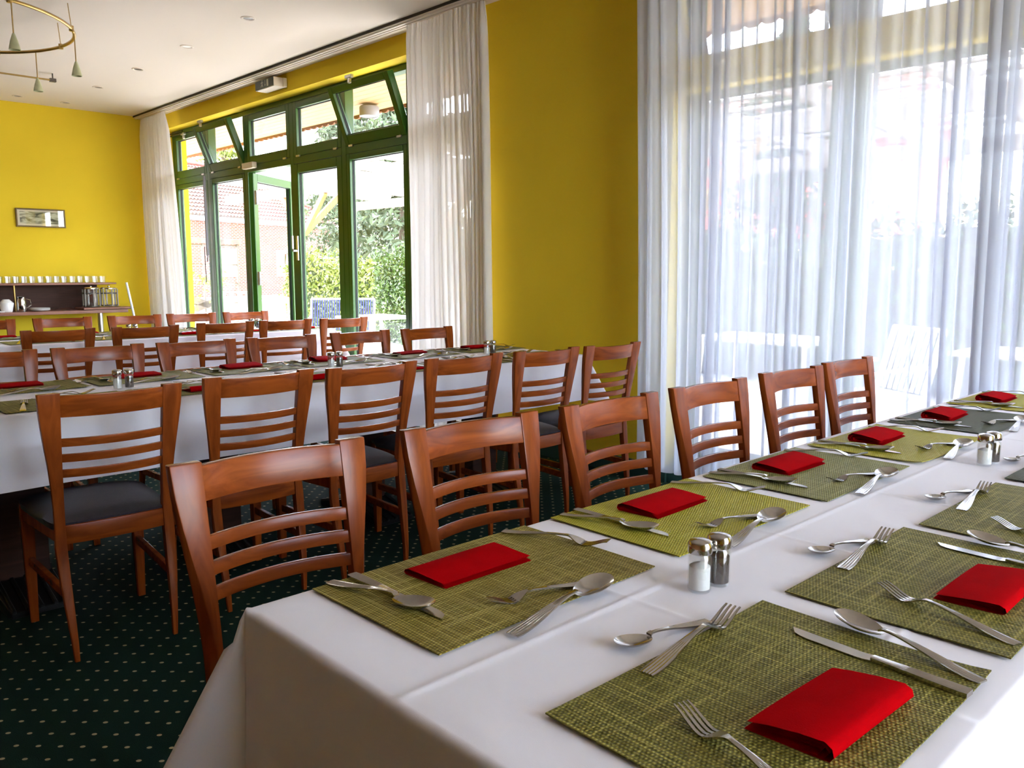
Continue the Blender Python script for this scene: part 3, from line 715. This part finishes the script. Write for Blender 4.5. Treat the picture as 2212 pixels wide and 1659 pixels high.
# ---- cutlery: local +x runs from the handle end to the tip, handle end at the origin, resting on z = 0
def zline(s, neck):   # height of the underside along the piece
    return neck * ease(0, .62, s) * (1 - ease(.62, .80, s))
def handle_rings(L, w0, w1, th, neck, s0, s1, n=14, ribs=5):
    rings = []
    for i in range(n + 1):
        s = s0 + (s1 - s0) * i / n; f = i / n; w = w0 + (w1 - w0) * ease(.15, .95, f)
        if i == 0: w *= .9
        z = zline(s, neck); r = []
        k = ribs * 2 + 1; dep = .0007 * (1 - ease(.55, .8, f))
        for j in range(k):
            y = -w / 2 + w * j / (k - 1); r.append((s * L, y, z + th - (dep if j % 2 else 0) - .0006 * (2 * j / (k - 1) - 1) ** 4))
        for j in range(3): r.append((s * L, w / 2 - w * j / 2, z))
        rings.append(r)
    return rings
def make_fork(L, name, label_cat):
    t = thing(name, 'x', 'fork'); neck = .011 * L / .2
    MB().loft(handle_rings(L, .019 * L / .2, .0065 * L / .2, .0026, neck, 0, .62)).build('handle', 'cutlery', t, smooth=35)
    m = MB(); rings = []; hw = .0125 * L / .2
    for i in range(9):
        s = .60 + .16 * i / 8; w = .0032 + (hw - .0032) * ease(.62, .74, s); z = zline(s, neck); th = .0024
        rings.append([(s * L, -w, z), (s * L, w, z), (s * L, w, z + th), (s * L, -w, z + th)])
    m.loft(rings)
    for q in range(4):
        y = -hw + hw * 2 * (q + .5) / 4; rings = []
        for i in range(8):
            s = .755 + .245 * i / 7; w = hw * .155 * (1 - .45 * ease(.85, 1, s)); z = zline(s, neck) + .013 * L / .2 * ease(.78, 1.02, s); th = .0022 - .0008 * ease(.8, 1, s)
            yy = y * (1 - .06 * i / 7)
            rings.append([(s * L, yy - w, z), (s * L, yy + w, z), (s * L, yy + w, z + th), (s * L, yy - w, z + th)])
        m.loft(rings)
    m.build('fork_head', 'cutlery', t, smooth=35); return t
def make_spoon(L, name):
    t = thing(name, 'x', 'spoon'); neck = .012 * L / .2
    MB().loft(handle_rings(L, .019 * L / .2, .0065 * L / .2, .0026, neck, 0, .64)).build('handle', 'cutlery', t, smooth=35)
    m = MB(); sc = L / .2; c0, c1 = .645 * L, L; bl = (c1 - c0) / 2; bw = .0205 * sc; dp = .0085 * sc
    def bowl(rim):
        def fn(u, v):
            rad = v; a = u * 2 * math.pi; ex, ey = math.cos(a), math.sin(a)
            wx = bl * ex * rad; wy = bw * ey * rad * (1 + .12 * ex * rad)
            z = dp * (rad ** 2.2) + .0035 * sc * (wx / bl) * rad - (0 if rim else .0012) + .002
            return (c0 + bl + wx, wy, z)
        return fn
    m.grid(bowl(True), 28, 7); m.grid(bowl(False), 28, 7, flip=True)
    for i in range(28):     # rim
        a, b_ = 7 * 29 + i, 8 * 29 + 7 * 29 + i; m.f.append((a, a + 1, b_ + 1, b_)); m.m.append(0)
    rings = []
    for i in range(6):
        s = .63 + .035 * i / 5; w = .0032 * sc + .002 * i / 5; z = zline(s, neck) + (.0 if i < 4 else -.0005); rings.append([(s*L, -w, z), (s*L, w, z), (s*L, w, z + .0026), (s*L, -w, z + .0026)])
    m.loft(rings)
    m.build('spoon_bowl', 'cutlery', t, smooth=50); return t
def make_knife(L):
    t = thing('table_knife', 'x', 'knife')
    MB().loft(handle_rings(L, .0185, .0125, .0062, 0, 0, .50, ribs=6)).build('handle', 'cutlery', t, smooth=35)
    m = MB(); rings = []
    for i in range(13):
        s = .49 + .51 * i / 12; f = ease(.49, .56, s); tip = 1 if s < .86 else max(.06, math.sqrt(max(0, 1 - ((s - .86) / .14) ** 2)))
        yb = -.0058 - .002 * f; yt = yb + (.0135 + .0045 * f) * tip; th = .0042 * (1 - f) + .0017 * f
        rings.append([(s*L, yb, .0009), (s*L, yt, .0013), (s*L, yt, .0013 + th * .45), (s*L, yb, .0009 + th)])
    m.loft(rings).build('blade', 'chrome', t, smooth=25); return t
PROTO = {'dinner_fork': make_fork(.205, 'dinner_fork', 'fork'), 'dessert_fork': make_fork(.175, 'dessert_fork', 'fork'), 'table_spoon': make_spoon(.205, 'table_spoon'),
         'dessert_spoon': make_spoon(.235, 'dessert_spoon'), 'tea_spoon': make_spoon(.165, 'tea_spoon'), 'serving_fork': make_fork(.225, 'serving_fork', 'fork'), 'table_knife': make_knife(.225)}
_used = set()
def cutlery(kind, p_handle, p_tip, label, group, dz=.0050):
    """lies with its handle end at p_handle and points to p_tip"""
    a = math.atan2(p_tip[1] - p_handle[1], p_tip[0] - p_handle[0]); pr = PROTO[kind]; loc = (p_handle[0], p_handle[1], ZT + dz)
    if kind not in _used:
        _used.add(kind); pr.location = loc; pr.rotation_euler = (0, 0, a); pr['label'] = label; pr['group'] = group; return pr
    return copy_tree(pr, loc, (0, 0, a), label, group)
def J(s=.006): return random.uniform(-s, s)
NAMES = {'dinner_fork': 'dinner fork', 'dessert_fork': 'small dessert fork', 'table_spoon': 'table spoon', 'dessert_spoon': 'dessert spoon', 'tea_spoon': 'small tea spoon', 'serving_fork': 'long dessert fork', 'table_knife': 'table knife'}
def setting(x0, y0, side, table, i, wname, nv=0, skip=(), exact=False, rz=0):
    """x0, y0: low-x, low-y corner of the mat; side 'left' has its sitter on the low-x side"""
    where = f'{ORD[i]} setting, {side} side of the {table} table'
    grp = f'{{}} on the {table} table'
    tint = {'olive': 'olive brown', 'lime': 'yellow-green', 'grey': 'grey-green', 'slate': 'slate green', 'moss': 'moss green'}[wname]
    placemat(x0 + MATW / 2, y0 + MATL / 2, wname, rz, f'{tint} woven placemat of the {where}', grp.format('placemats'))
    q = .0 if exact else .0045
    def P(a, b_): return (x0 + a + J(q), y0 + b_ + J(q))
    def C(kind, h_, tp, dz=.0050):
        if kind in skip: return
        cutlery(kind, P(*h_), P(*tp), f'steel {NAMES[kind]} of the {where}', grp.format(NAMES[kind] + 's'), dz)
    if side == 'left':
        C('table_knife', (.002, .068), (.222, .074)); C('table_spoon', (.000, .030), (.19, .070), .0055); C('dinner_fork', (.000, .393), (.175, .456))
        C('dessert_fork', (.274, .315), (.236, .141)); C('dessert_spoon', (.326, .104), (.292, .354), .0045)
        napkin(x0 + .0975 + J(q), y0 + .228 + J(q), 1.5 + J(1.5), nv, f'folded red paper napkin of the {where}', grp.format('napkins'))
    else:
        C('dinner_fork', (.296, .047), (.088, .109)); C('table_knife', (.302, .372), (.077, .388)); C('table_spoon', (.302, .415), (.098, .468), .0055)
        C('serving_fork', (.021, .150), (-.002, .390)); C('tea_spoon', (-.016, .338), (-.047, .172), .002)
        napkin(x0 + .213 + J(q), y0 + .222 + J(q), 180 - 2 + J(1.5), nv, f'folded red paper napkin of the {where}', grp.format('napkins'))
# front table, left side
for i, (x, y, wn, nv) in enumerate(((-1.070, .609, 'olive', 0), (-1.068, 1.127, 'lime', 1), (-1.058, 1.628, 'grey', 2), (-1.050, 2.127, 'lime', 3), (-1.050, 2.655, 'slate', 3), (-1.052, 3.185, 'lime', 3))):
    setting(x, y, 'left', 'front', i, wn, nv, exact=(i < 2), rz=(0.4, -.6, .8, 0, .5, -.5)[i])
for i, (x, y, wn, nv) in enumerate(((-.578, .604, 'moss', 2), (-.574, 1.113, 'moss', 1), (-.563, 1.603, 'moss', 1), (-.562, 2.113, 'slate', 2))):
    setting(x, y, 'right', 'front', i, wn, nv, exact=(i < 2), rz=(-.3, .3, 0, 0)[i])
# middle table
for i, (_, y, _y) in enumerate(ROWS['C'][2]): setting(-3.93, y - .225, 'left', 'middle', i, 'grey' if i % 2 else 'moss', i)
for i, (_, y, _y) in enumerate(ROWS['B'][2]): setting(-3.43, y - .225, 'right', 'middle', i, 'grey' if i % 2 else 'moss', i + 1)
for i, (_, y, _y) in enumerate(ROWS['E'][2]): setting(-6.80, min(y, 3.48) - .225, 'left', 'back', i, 'moss' if i % 2 else 'grey', i)
for i, y in enumerate((1.56, 2.08, 2.55, 3.01, 3.47)): setting(-6.32, y - .225, 'right', 'back', i, 'moss' if i % 2 else 'grey', i + 1)

# ---- salt and pepper shakers
def make_shaker(kind):
    t = thing(kind + '_shaker', 'x', 'shaker')
    MB().lathe([(.0005, 0), (.0155, 0), (.0178, .003), (.0180, .052), (.0160, .058), (.0145, .060), (.0125, .060), (.0160, .052), (.0162, .005), (.0005, .0045)], 24).build('glass_jar', 'glass', t, smooth=50)
    lv = .043 if kind == 'salt' else .05
    MB().lathe([(.0005, .0048), (.0156, .0052), (.0157, lv - .004), (.009, lv), (.0005, lv + .002)], 20).build('filling', kind, t, smooth=50)
    m = MB(); m.lathe([(.0135, .0595), (.0182, .0600), (.0186, .0625), (.0186, .0735), (.0165, .0775), (.010, .0800), (.0005, .0808)], 24)
    cap = m.build('cap', 'chrome', t, smooth=35)
    d = MB()
    for a in range(7):
        rr, an = (0, 0) if a == 0 else (.0075, a * math.pi / 3)
        d.lathe([(.0010, 0), (.0004, .0003)], 8, (rr * math.cos(an), rr * math.sin(an), .0803 - rr * rr * 10), caps=True)
    d.build('holes', 'dkplastic', cap); return t
SH = {'salt': make_shaker('salt'), 'pepper': make_shaker('pepper')}
def shakers(x, y, where, dx=.005, dy=.044):
    for k, (a, c) in (('salt', (x, y)), ('pepper', (x + dx, y + dy))):
        lb = f'glass {k} shaker with steel cap, {where}'; loc = (a, c, ZT + .001)
        if k not in _used: _used.add(k); SH[k].location = loc; SH[k]['label'] = lb; SH[k]['group'] = k + ' shakers'
        else: copy_tree(SH[k], loc, None, lb, k + ' shakers')
shakers(-.668, 1.030, 'nearest pair on the front table')
shakers(-.642, 2.235, 'second pair on the front table')
shakers(-3.50, 1.145, 'nearest pair on the middle table')
shakers(-3.54, 2.16, 'second pair on the middle table')
shakers(-3.52, 3.17, 'third pair on the middle table, near the pier')
shakers(-6.41, 2.20, 'nearest pair on the back table')
shakers(-6.41, 3.18, 'second pair on the back table')

# ================================================================ buffet on the end wall
t = thing('buffet_counter', 'long wall-mounted brown buffet counter with a dark back panel and glass shelf', 'counter', (XF + .005, 0, 0))
MB().box(0, .53, -1.2, 3.36, .765, .800).build('counter_top', 'midwood', t, bevel=.004)
MB().box(.004, .03, -1.2, 3.20, .800, 1.074).build('back_panel', 'darkwood', t)
MB().box(.004, .34, -1.2, 3.24, 1.074, 1.096).build('shelf', 'midwood', t, bevel=.003)
MB().box(.004, .20, 3.241, 3.36, 1.076, 1.094).build('shelf_end', 'midwood', t, bevel=.003)
for y in (-.9, 1.2, 3.08):
    MB().tube([(.46, y, 0), (.46, y, .765)], .028, n=14).build('leg', 'steel', t, smooth=40)
for y in (-1.1, .8, 2.30):
    MB().tube([(.27, y, .80), (.27, y, 1.074)], .011, n=10).build('shelf_support', 'brass', t, smooth=40)
t = thing('serving_board', 'pale wooden board under the two glass canisters on the buffet', 'board', (-9.92, 3.16, .801))
MB().box(-.14, .17, -.27, .26, .004, .026).build('board', 'midwood', t, bevel=.008)
for x in (-.10, .13):
    MB().box(x - .01, x + .01, -.25, .24, 0, .004).build('foot_strip', 'dkplastic', t)
def canister(y, label):
    c = thing('glass_canister', label, 'canister', (-9.90, y, .828), group='canisters on the buffet')
    MB().lathe([(.001, 0), (.082, 0), (.084, .004), (.084, .20), (.079, .20), (.079, .006), (.001, .006)], 28).build('glass_body', 'glass', c, smooth=40)
    m = MB()
    for z in (.008, .145): m.lathe([(.0845, z), (.088, z), (.088, z + .012), (.0845, z + .012)], 28)
    for a in range(6): m.box(.086 * math.cos(a*1.047) - .006, .086 * math.cos(a*1.047) + .006, .086 * math.sin(a*1.047) - .006, .086 * math.sin(a*1.047) + .006, .01, .195)
    m.build('steel_cage', 'lens', c, smooth=40)
    MB().lathe([(.086, .198), (.088, .200), (.088, .210), (.07, .217), (.012, .220), (.012, .232), (.001, .233)], 28).build('lid', 'chrome', c, smooth=40)
canister(3.02, 'glass and steel canister on the buffet board, the left one')
canister(3.21, 'glass and steel canister on the buffet board, the right one')
MB_g = MB().lathe([(.0005, .003), (.026, .003), (.028, 0), (.030, .001), (.034, .070), (.0325, .070), (.0285, .006), (.0005, .006)], 14).mesh('drinking_glass', 'glass', smooth=50)
ORDN = ['rightmost', 'second', 'third', 'fourth', 'fifth', 'sixth', 'seventh', 'eighth', 'ninth', 'tenth', 'eleventh', 'twelfth', 'thirteenth', 'fourteenth', 'fifteenth']
for r in range(2):
    for i in range(15):
        o = obj('drinking_glass', MB_g, None, (-10.02 - .10 * r, 2.09 + (14 - i) * .0785 + .02 * r + J(.004), 1.097))
        tag(o, f'clear tumbler, {ORDN[i]} from the right in the {("front", "rear")[r]} row on the buffet shelf', 'glass', 'tumblers on the buffet shelf')
o = MB().lathe([(.0005, .004), (.03, .004), (.032, 0), (.04, .004), (.075, .028), (.073, .030), (.04, .010), (.0005, .009)], 24).build('glass_dish', 'glass', None, smooth=50); o.location = (-9.90, 2.745, .801); tag(o, 'shallow glass dish on the buffet counter left of the board', 'dish')
for k in range(4):
    o = MB().lathe([(.0005, .002), (.06, .0), (.085, .007), (.10, .012), (.099, .014), (.06, .005), (.0005, .0045)], 28).build('plate', 'white', None, smooth=50); o.location = (-9.90, 2.50, .8008 + k * .0066); tag(o, f'white plate on the buffet counter, {("lowest", "second lowest", "second highest", "topmost")[k]} of its stack', 'plate', 'plates on the buffet')
c = thing('steel_jug', 'tall steel jug with a handle on the buffet counter', 'jug', (-9.88, 2.325, .801))
MB().lathe([(.0005, 0), (.045, 0), (.047, .004), (.045, .10), (.038, .14), (.042, .155), (.040, .155), (.035, .14), (.0005, .13)], 24).build('body', 'chrome', c, smooth=50)
MB().tube([(0, .045, .13), (0, .085, .12), (0, .09, .07), (0, .047, .035)], .006).build('handle', 'chrome', c, smooth=40)
o = MB().lathe([(.0005, 0), (.05, 0), (.052, .004), (.07, .09), (.06, .10), (.03, .13), (.0005, .12)], 20).build('white_teapot', 'white', None, smooth=60); o.location = (-9.9, 2.19, .801); tag(o, 'rounded white china pot beside the steel jug', 'pot')
o = MB().box(-.12, .12, -.20, .20, 0, .012).build('serving_tray', 'white', None, bevel=.004); o.location = (-9.92, 1.95, .801); tag(o, 'flat white tray at the left end of the buffet counter', 'tray')
c = thing('white_stand', 'slanted white pole standing beside the buffet', 'stand', (-9.60, 3.40, 0))
MB().tube([(0, .08, .002), (0, -.10, 1.10)], .013).build('pole', 'whiteplastic', c, smooth=40)
MB().box(-.05, .05, .05, .11, 0, .012).build('foot', 'whiteplastic', c)

# ================================================================ outside
GZ = -.12
struct(MB().box(-70, 40, YW + .3, 70, GZ - .2, GZ).box(XR + .25, 40, -40, YW + .3, GZ - .2, GZ).build('terrace_floor', 'terrace'), 'pale stone terrace outside the windows')
# roof overhang with pine boards
t = thing('roof_eave', 'overhanging roof edge lined with pine boards and a scalloped trim', 'roof', (0, 0, 0))
x0, x1 = -16.0, 3.4
for k in range(9):
    ya = 4.26 + k * .108
    MB().box(x0, x1, ya, ya + .1045, 2.905, 2.955).build('pine_board', 'pine', t)
MB().box(x0, x1, 4.255, 5.30, 2.958, 3.0).build('roof_deck', 'pine_dark', t)
m = MB(); n = 150; zt, zb = 2.95, 2.868
for i in range(n):
    a, c = x0 + (x1 - x0) * i / n, x0 + (x1 - x0) * (i + 1) / n; q = (c - a) / 4
    prof = [(a, zb + .022), (a + q, zb + .003), (a + 2*q, zb), (a + 3*q, zb + .003), (c, zb + .022)]
    vs = [(x, 5.236, z) for x, z in prof] + [(c, 5.236, zt), (a, 5.236, zt)]; vs2 = [(x, 5.258, z) for x, _, z in vs]
    m.add(vs + vs2, [tuple(range(7)), tuple(range(13, 6, -1))] + [(j, j + 1, j + 8, j + 7) for j in range(4)])
m.build('scalloped_trim', 'pine_dark', t)
t = thing('outdoor_ceiling_lamp', 'round dark lamp under the pine board overhang', 'lamp', (-7.30, 4.98, 2.885))
MB().lathe([(.09, 0), (.10, -.01), (.10, -.10), (.085, -.105), (.085, -.02)], 24).build('housing', 'greyfurn', t, smooth=40)
MB().lathe([(.085, -.095), (.05, -.10), (.0005, -.102)], 24).build('glass', 'lens_white', t, smooth=40)
o = MB().box(-12.2, -10.72, YW + .301, 4.52, GZ, 2.92).build('wall_buttress', 'wall', None); struct(o, 'yellow wall return outside the garden window')

# pergola
t = thing('pergola', 'timber pergola with posts, diagonal braces and pale rafters on the terrace', 'pergola', (-11, 8, GZ))
def pt(x, y, z): return (x + 11, y - 8, z - GZ)
def pbar(name, a, b_, w_, h_, mtl): return MB().bar(pt(*a), pt(*b_), w_, h_).build(name, mtl, t, bevel=.006, seg=1)
for x in (-13.05, -9.2, -5.0, -1.2): pbar('post', (x, 7.5, GZ), (x, 7.5, 2.52), .12, .12, 'timber')
pbar('beam', (-16, 7.5, 2.60), (1.5, 7.5, 2.60), .08, .17, 'weathered'); pbar('beam', (-16, 10.2, 2.60), (1.5, 10.2, 2.60), .08, .17, 'weathered')
for x in (-13.05, -9.2, -5.0, -1.2):
    for s_ in (-1, 1): pbar('brace', (x, 7.5, 1.86), (x + s_ * .72, 7.5, 2.53), .07, .10, 'timber')
    pbar('brace', (x, 7.5, 1.86), (x, 8.2, 2.53), .07, .10, 'timber')
for k in range(14):
    x = -15.2 + k * 1.25
    m = MB(); a = [(-.04, 6.55, 2.86), (.04, 6.55, 2.86), (.04, 10.8, 2.70), (-.04, 10.8, 2.70), (-.04, 6.35, 3.05), (.04, 6.35, 3.05), (.04, 10.9, 2.88), (-.04, 10.9, 2.88)]
    m.hexa([pt(x + p[0], p[1], p[2]) for p in a]); m.build('rafter', 'weathered', t, bevel=.005, seg=1)
for k in range(9): pbar('batten', (-16, 6.9 + k * .45, 3.02 - k * .018), (1.5, 6.9 + k * .45, 3.02 - k * .018), .05, .04, 'weathered')

# brick house with tiled hip roof
d = Vector((-3.53, 11.3, 0)).normalized()
t = thing('brick_house', 'red brick house with a tiled hip roof beyond the terrace', 'house', (-40.76, 16.96, GZ), math.atan2(-d.x, d.y))
EZ, YA, YE = 3.95 - GZ, -14.0, 11.84        # local: +y along the eave, -x into the house
MB().box(-7.6, -.62, YA, YE - .65, 0, EZ - .25).build('brick_wall', 'brick', t)
MB().box(-.60, .02, YA, YE, EZ - .22, EZ - .02).build('white_fascia', 'fascia', t)
for y0 in (-6.5, -2.2, 2.2, 6.6):
    f = MB(); f.box(-.66, -.58, y0, y0 + 1.5, 1.0, 2.5); f = f.build('window', 'fascia', t)
    MB().box(-.58, -.565, y0 + .1, y0 + .72, 1.1, 2.4).build('pane', 'outwin', f); MB().box(-.58, -.565, y0 + .78, y0 + 1.4, 1.1, 2.4).build('pane', 'outwin', f)
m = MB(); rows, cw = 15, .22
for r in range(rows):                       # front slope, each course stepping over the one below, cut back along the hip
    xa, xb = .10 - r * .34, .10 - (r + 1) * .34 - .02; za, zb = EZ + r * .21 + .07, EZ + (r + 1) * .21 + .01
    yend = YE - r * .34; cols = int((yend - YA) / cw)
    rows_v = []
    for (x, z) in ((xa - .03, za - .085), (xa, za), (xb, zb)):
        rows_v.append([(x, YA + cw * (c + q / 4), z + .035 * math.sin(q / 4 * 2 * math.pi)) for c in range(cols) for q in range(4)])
    m.loft(rows_v[1:], closed=False); m.loft([rows_v[0], [(p[0] - .03, p[1], p[2]) for p in rows_v[1]]], closed=False, mi=1)  # risers painted dark to imitate the shadow under each course
rf = m.build('roof_tiles', ['tile', 'gapshade'], t, recalc=False, smooth=40); rf['kind'] = 'stuff'
m = MB(); m.add([(.1, YE, EZ), (-8, YE, EZ), (-3.9, YE - 4.0, EZ + 2.6), (-3.9, YE - 4.0, EZ + 2.6)], [(0, 1, 2)]); m.add([(-8, YA, EZ), (-8, YE, EZ), (-4.9, YE - 5, EZ + 3.15), (-4.9, YA, EZ + 3.15)], [(0, 1, 2, 3)]); m.build('roof_slope', 'tile', t)
MB().tube([(.05, YE, EZ + .08), (-5.0, YE - 5.05, EZ + 3.22)], .12).build('hip_ridge', 'tile', t)
MB().tube([(-5.0, YE - 5.05, EZ + 3.22), (-5.0, YA, EZ + 3.22)], .12).build('ridge', 'tile', t)
t = thing('red_house', 'distant red house with a pale roof seen through the sheer curtain', 'house', (-13, 27, GZ))
MB().box(-4, 2.6, -3, 3, 0, 5.0).build('wall', 'redwall', t); MB().hexa([(-4.4, -3.4, 5), (3, -3.4, 5), (3, 3.4, 5), (-4.4, 3.4, 5), (-4.4, -.1, 7.4), (3, -.1, 7.4), (3, .1, 7.4), (-4.4, .1, 7.4)]).build('roof', 'tile', t)

# trellis
t = thing('garden_trellis', 'grey timber trellis with crossed beams in front of the brick house', 'trellis', (-16.5, 6.0, GZ), R_(12))
for k in range(9): MB().box(-.02, .02, -1.2 + k * .42, -1.17 + k * .42, 0, 1.9).build('upright', 'greytimber', t)
for k in range(5): MB().box(-.03, -.005, -1.25, 2.25, .25 + k * .40, .285 + k * .40).build('rail', 'greytimber', t)
MB().box(-.05, .05, -1.25, 2.25, 1.9, 2.0).build('top_beam', 'greytimber', t)
MB().bar((.06, -1.2, 1.55), (.06, 1.9, .45), .05, .14).build('cross_beam', 'greytimber', t); MB().bar((.06, -.4, .1), (.06, 1.6, .75), .05, .14).build('cross_beam', 'greytimber', t)

# plants
def leaves(m, pts, size, rnd, tall=1.0):
    for p in pts:
        a = Vector((rnd.gauss(0, 1), rnd.gauss(0, 1), rnd.gauss(0, .7) + .3)).normalized(); u = a.cross(Vector((rnd.gauss(0, 1), rnd.gauss(0, 1), rnd.gauss(0, 1)))).normalized(); v = a.cross(u)
        s_ = size * rnd.uniform(.6, 1.3); p = Vector(p)
        m.add([p - u * s_ * .5, p - u * s_ * .1 + v * s_ * .28 * tall + a * s_ * .1, p + u * s_ * .55, p - u * s_ * .1 - v * s_ * .28 * tall + a * s_ * .1], [(0, 1, 2, 3)])
def hedge(name, label, x0, x1, y0, y1, h, n, size, mtl, seed, core=True):
    rnd = random.Random(seed); t = thing(name, label, 'hedge', ((x0 + x1) / 2, (y0 + y1) / 2, GZ)); hx, hy = (x1 - x0) / 2, (y1 - y0) / 2
    top = lambda x: h * (.86 + .10 * math.sin(x * 2.1 + seed) + .06 * math.sin(x * 5.3))
    if core:
        c = MB(); c.grid(lambda u, v: ((u - .5) * 2 * hx * .93, (-hy + .18), v * (top((u - .5) * 2 * hx) - .15)), 40, 2); c.grid(lambda u, v: ((u - .5) * 2 * hx * .93, -hy + .18 + v * (2 * hy - .3), top((u - .5) * 2 * hx) - .15), 40, 2); c.build('dark_core', 'light_block_core', t)  # dark sheets inside the hedge, added to stop light leaking through
    pts = []
    for _ in range(n):
        x = rnd.uniform(-hx, hx); r = rnd.random()
        if r < .72: y = -hy + abs(rnd.gauss(0, .10)) + .08 * math.sin(x * 4 + seed); z = top(x) * rnd.random() ** .8
        elif r < .9: y = rnd.uniform(-hy, hy); z = top(x) + rnd.gauss(-.03, .07)
        else: y = rnd.uniform(-hy, hy); x = rnd.choice((-hx, hx)) + rnd.gauss(0, .06); z = top(x) * rnd.random()
        pts.append((x, y, max(.02, z)))
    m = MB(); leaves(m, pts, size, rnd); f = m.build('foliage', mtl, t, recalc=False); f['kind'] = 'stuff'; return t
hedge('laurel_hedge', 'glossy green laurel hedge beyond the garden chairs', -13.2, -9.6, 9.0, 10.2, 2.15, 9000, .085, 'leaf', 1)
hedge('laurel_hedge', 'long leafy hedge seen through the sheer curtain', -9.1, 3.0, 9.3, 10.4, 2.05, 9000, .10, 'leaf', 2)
hedge('pale_shrub', 'pale yellow-green shrub left of the laurel hedge', -17.9, -13.9, 9.6, 10.6, 1.75, 4200, .10, 'leaf_y', 3)
hedge('vine_shrub', 'yellow vine tangle growing on the trellis', -16.15, -15.75, 5.4, 7.4, 1.5, 1300, .09, 'leaf_y', 4, core=False)
def conifer(x, y, h, r, label, seed, mtl='leaf_d'):
    rnd = random.Random(seed); t = thing('conifer_tree', label, 'tree', (x, y, GZ), group='trees behind the terrace')
    MB().tube([(0, 0, 0), (0, 0, h * .95)], [r * .09, r * .01]).build('trunk', 'bark', t); m = MB(); pts = []
    for _ in range(9000):
        z = h * (.08 + .92 * rnd.random() ** .9); rad = r * (1 - z / h) ** .75 * (.55 + .45 * math.sin(z * 4.2 + seed) ** 2) * math.sqrt(rnd.random()) ; a = rnd.uniform(0, 6.283)
        pts.append((rad * math.cos(a), rad * math.sin(a), z - .25 * rad))
    leaves(m, pts, .075 * r, rnd, .8); f = m.build('foliage', mtl, t, recalc=False); f['kind'] = 'stuff'; return t
conifer(-18.6, 13.8, 7.0, 3.2, 'dark conifer tree behind the laurel hedge', 1)
conifer(-23.0, 15.0, 8.5, 2.8, 'tall conifer tree between the laurel hedge and the brick house', 2)
conifer(-54.0, 33.5, 13.5, 4.5, 'conifer tree rising behind the hip end of the brick house', 3)
conifer(-62.0, 29.0, 17.0, 5.0, 'pale tall tree above the ridge of the brick house', 4, 'leaf_y')
conifer(-7.5, 14.0, 6.0, 2.4, 'conifer tree behind the long hedge', 5)

# garden furniture
def slatted_chair(name, label, loc, rz, w_, frame, slat, group=None, h_=.92, n=26, cat='garden chair'):
    t = thing(name, label, cat, loc, R_(rz), group)
    for s_ in (-1, 1):
        x = s_ * w_ / 2
        MB().tube([(x, -.26, .0), (x, -.22, .42), (x, -.36, h_)], .016).build('back_leg', frame, t, smooth=40)
        MB().tube([(x, .24, 0), (x, .24, .62), (x, -.22, .66)], .016).build('arm_leg', frame, t, smooth=40)
    MB().tube([(-w_/2, -.36, h_), (w_/2, -.36, h_)], .016).build('top_bar', frame, t, smooth=40)
    MB().tube([(-w_/2, .22, .42), (w_/2, .22, .42)], .014).build('front_bar', frame, t, smooth=40)
    MB().tube([(-w_/2, -.22, .42), (w_/2, -.22, .42)], .014).build('rear_bar', frame, t, smooth=40)
    for k in range(n):
        x = -w_ / 2 + w_ * (k + .5) / n
        MB().bar((x, -.225, .45), (x, -.355, h_ - .01), w_ / n * .55, .008, up=(1, 0, 0) if False else (0, 1, 0)).build('back_slat', slat, t)
    for k in range(n):
        x = -w_ / 2 + w_ * (k + .5) / n
        MB().bar((x, -.22, .435), (x, .22, .435), w_ / n * .55, .008).build('seat_slat', slat, t)
    return t
slatted_chair('garden_bench', 'wide blue wire garden bench with a white frame', (-10.75, 6.75, GZ), -128, .95, 'whiteplastic', 'bluewire', cat='garden bench')
slatted_chair('garden_chair', 'beige fabric garden chair left of the blue bench', (-11.7, 6.1, GZ), -118, .55, 'greyfurn', 'beige', n=3)
slatted_chair('garden_chair', 'white slatted garden chair beside the white garden table', (-8.75, 6.95, GZ), 120, .55, 'whiteplastic', 'whiteplastic', n=9)
slatted_chair('garden_chair', 'grey tube garden chair seen through the open door', (-13.2, 6.3, GZ), 60, .5, 'greyfurn', 'greyfurn', n=4, h_=1.0)
slatted_chair('garden_chair', 'pale garden chair at the far left of the terrace', (-14.2, 5.8, GZ), 20, .5, 'greyfurn', 'whiteplastic', n=5)
slatted_chair('garden_chair', 'white garden chair behind the sheer curtain', (-5.2, 6.4, GZ), -60, .55, 'whiteplastic', 'whiteplastic', n=9)
slatted_chair('garden_chair', 'white garden chair outside near the right edge behind the sheer curtain', (-2.6, 6.3, GZ), 150, .55, 'whiteplastic', 'whiteplastic', n=9)
def garden_table(x, y, label, w_=.8):
    t = thing('garden_table', label, 'garden table', (x, y, GZ))
    MB().box(-w_/2, w_/2, -.4, .4, .70, .735).build('table_top', 'whiteplastic', t, bevel=.01)
    for sx in (-1, 1):
        for sy in (-1, 1): MB().tube([(sx * (w_/2 - .04), sy * .36, 0), (sx * (w_/2 - .08), sy * .3, .70)], .022).build('leg', 'whiteplastic', t, smooth=40)
garden_table(-9.55, 6.55, 'white plastic garden table in front of the blue bench')
garden_table(-4.0, 7.2, 'white garden table on the terrace behind the sheer curtain', 1.2)
garden_table(-1.6, 7.3, 'white garden table outside at the right edge behind the sheer curtain', 1.4)
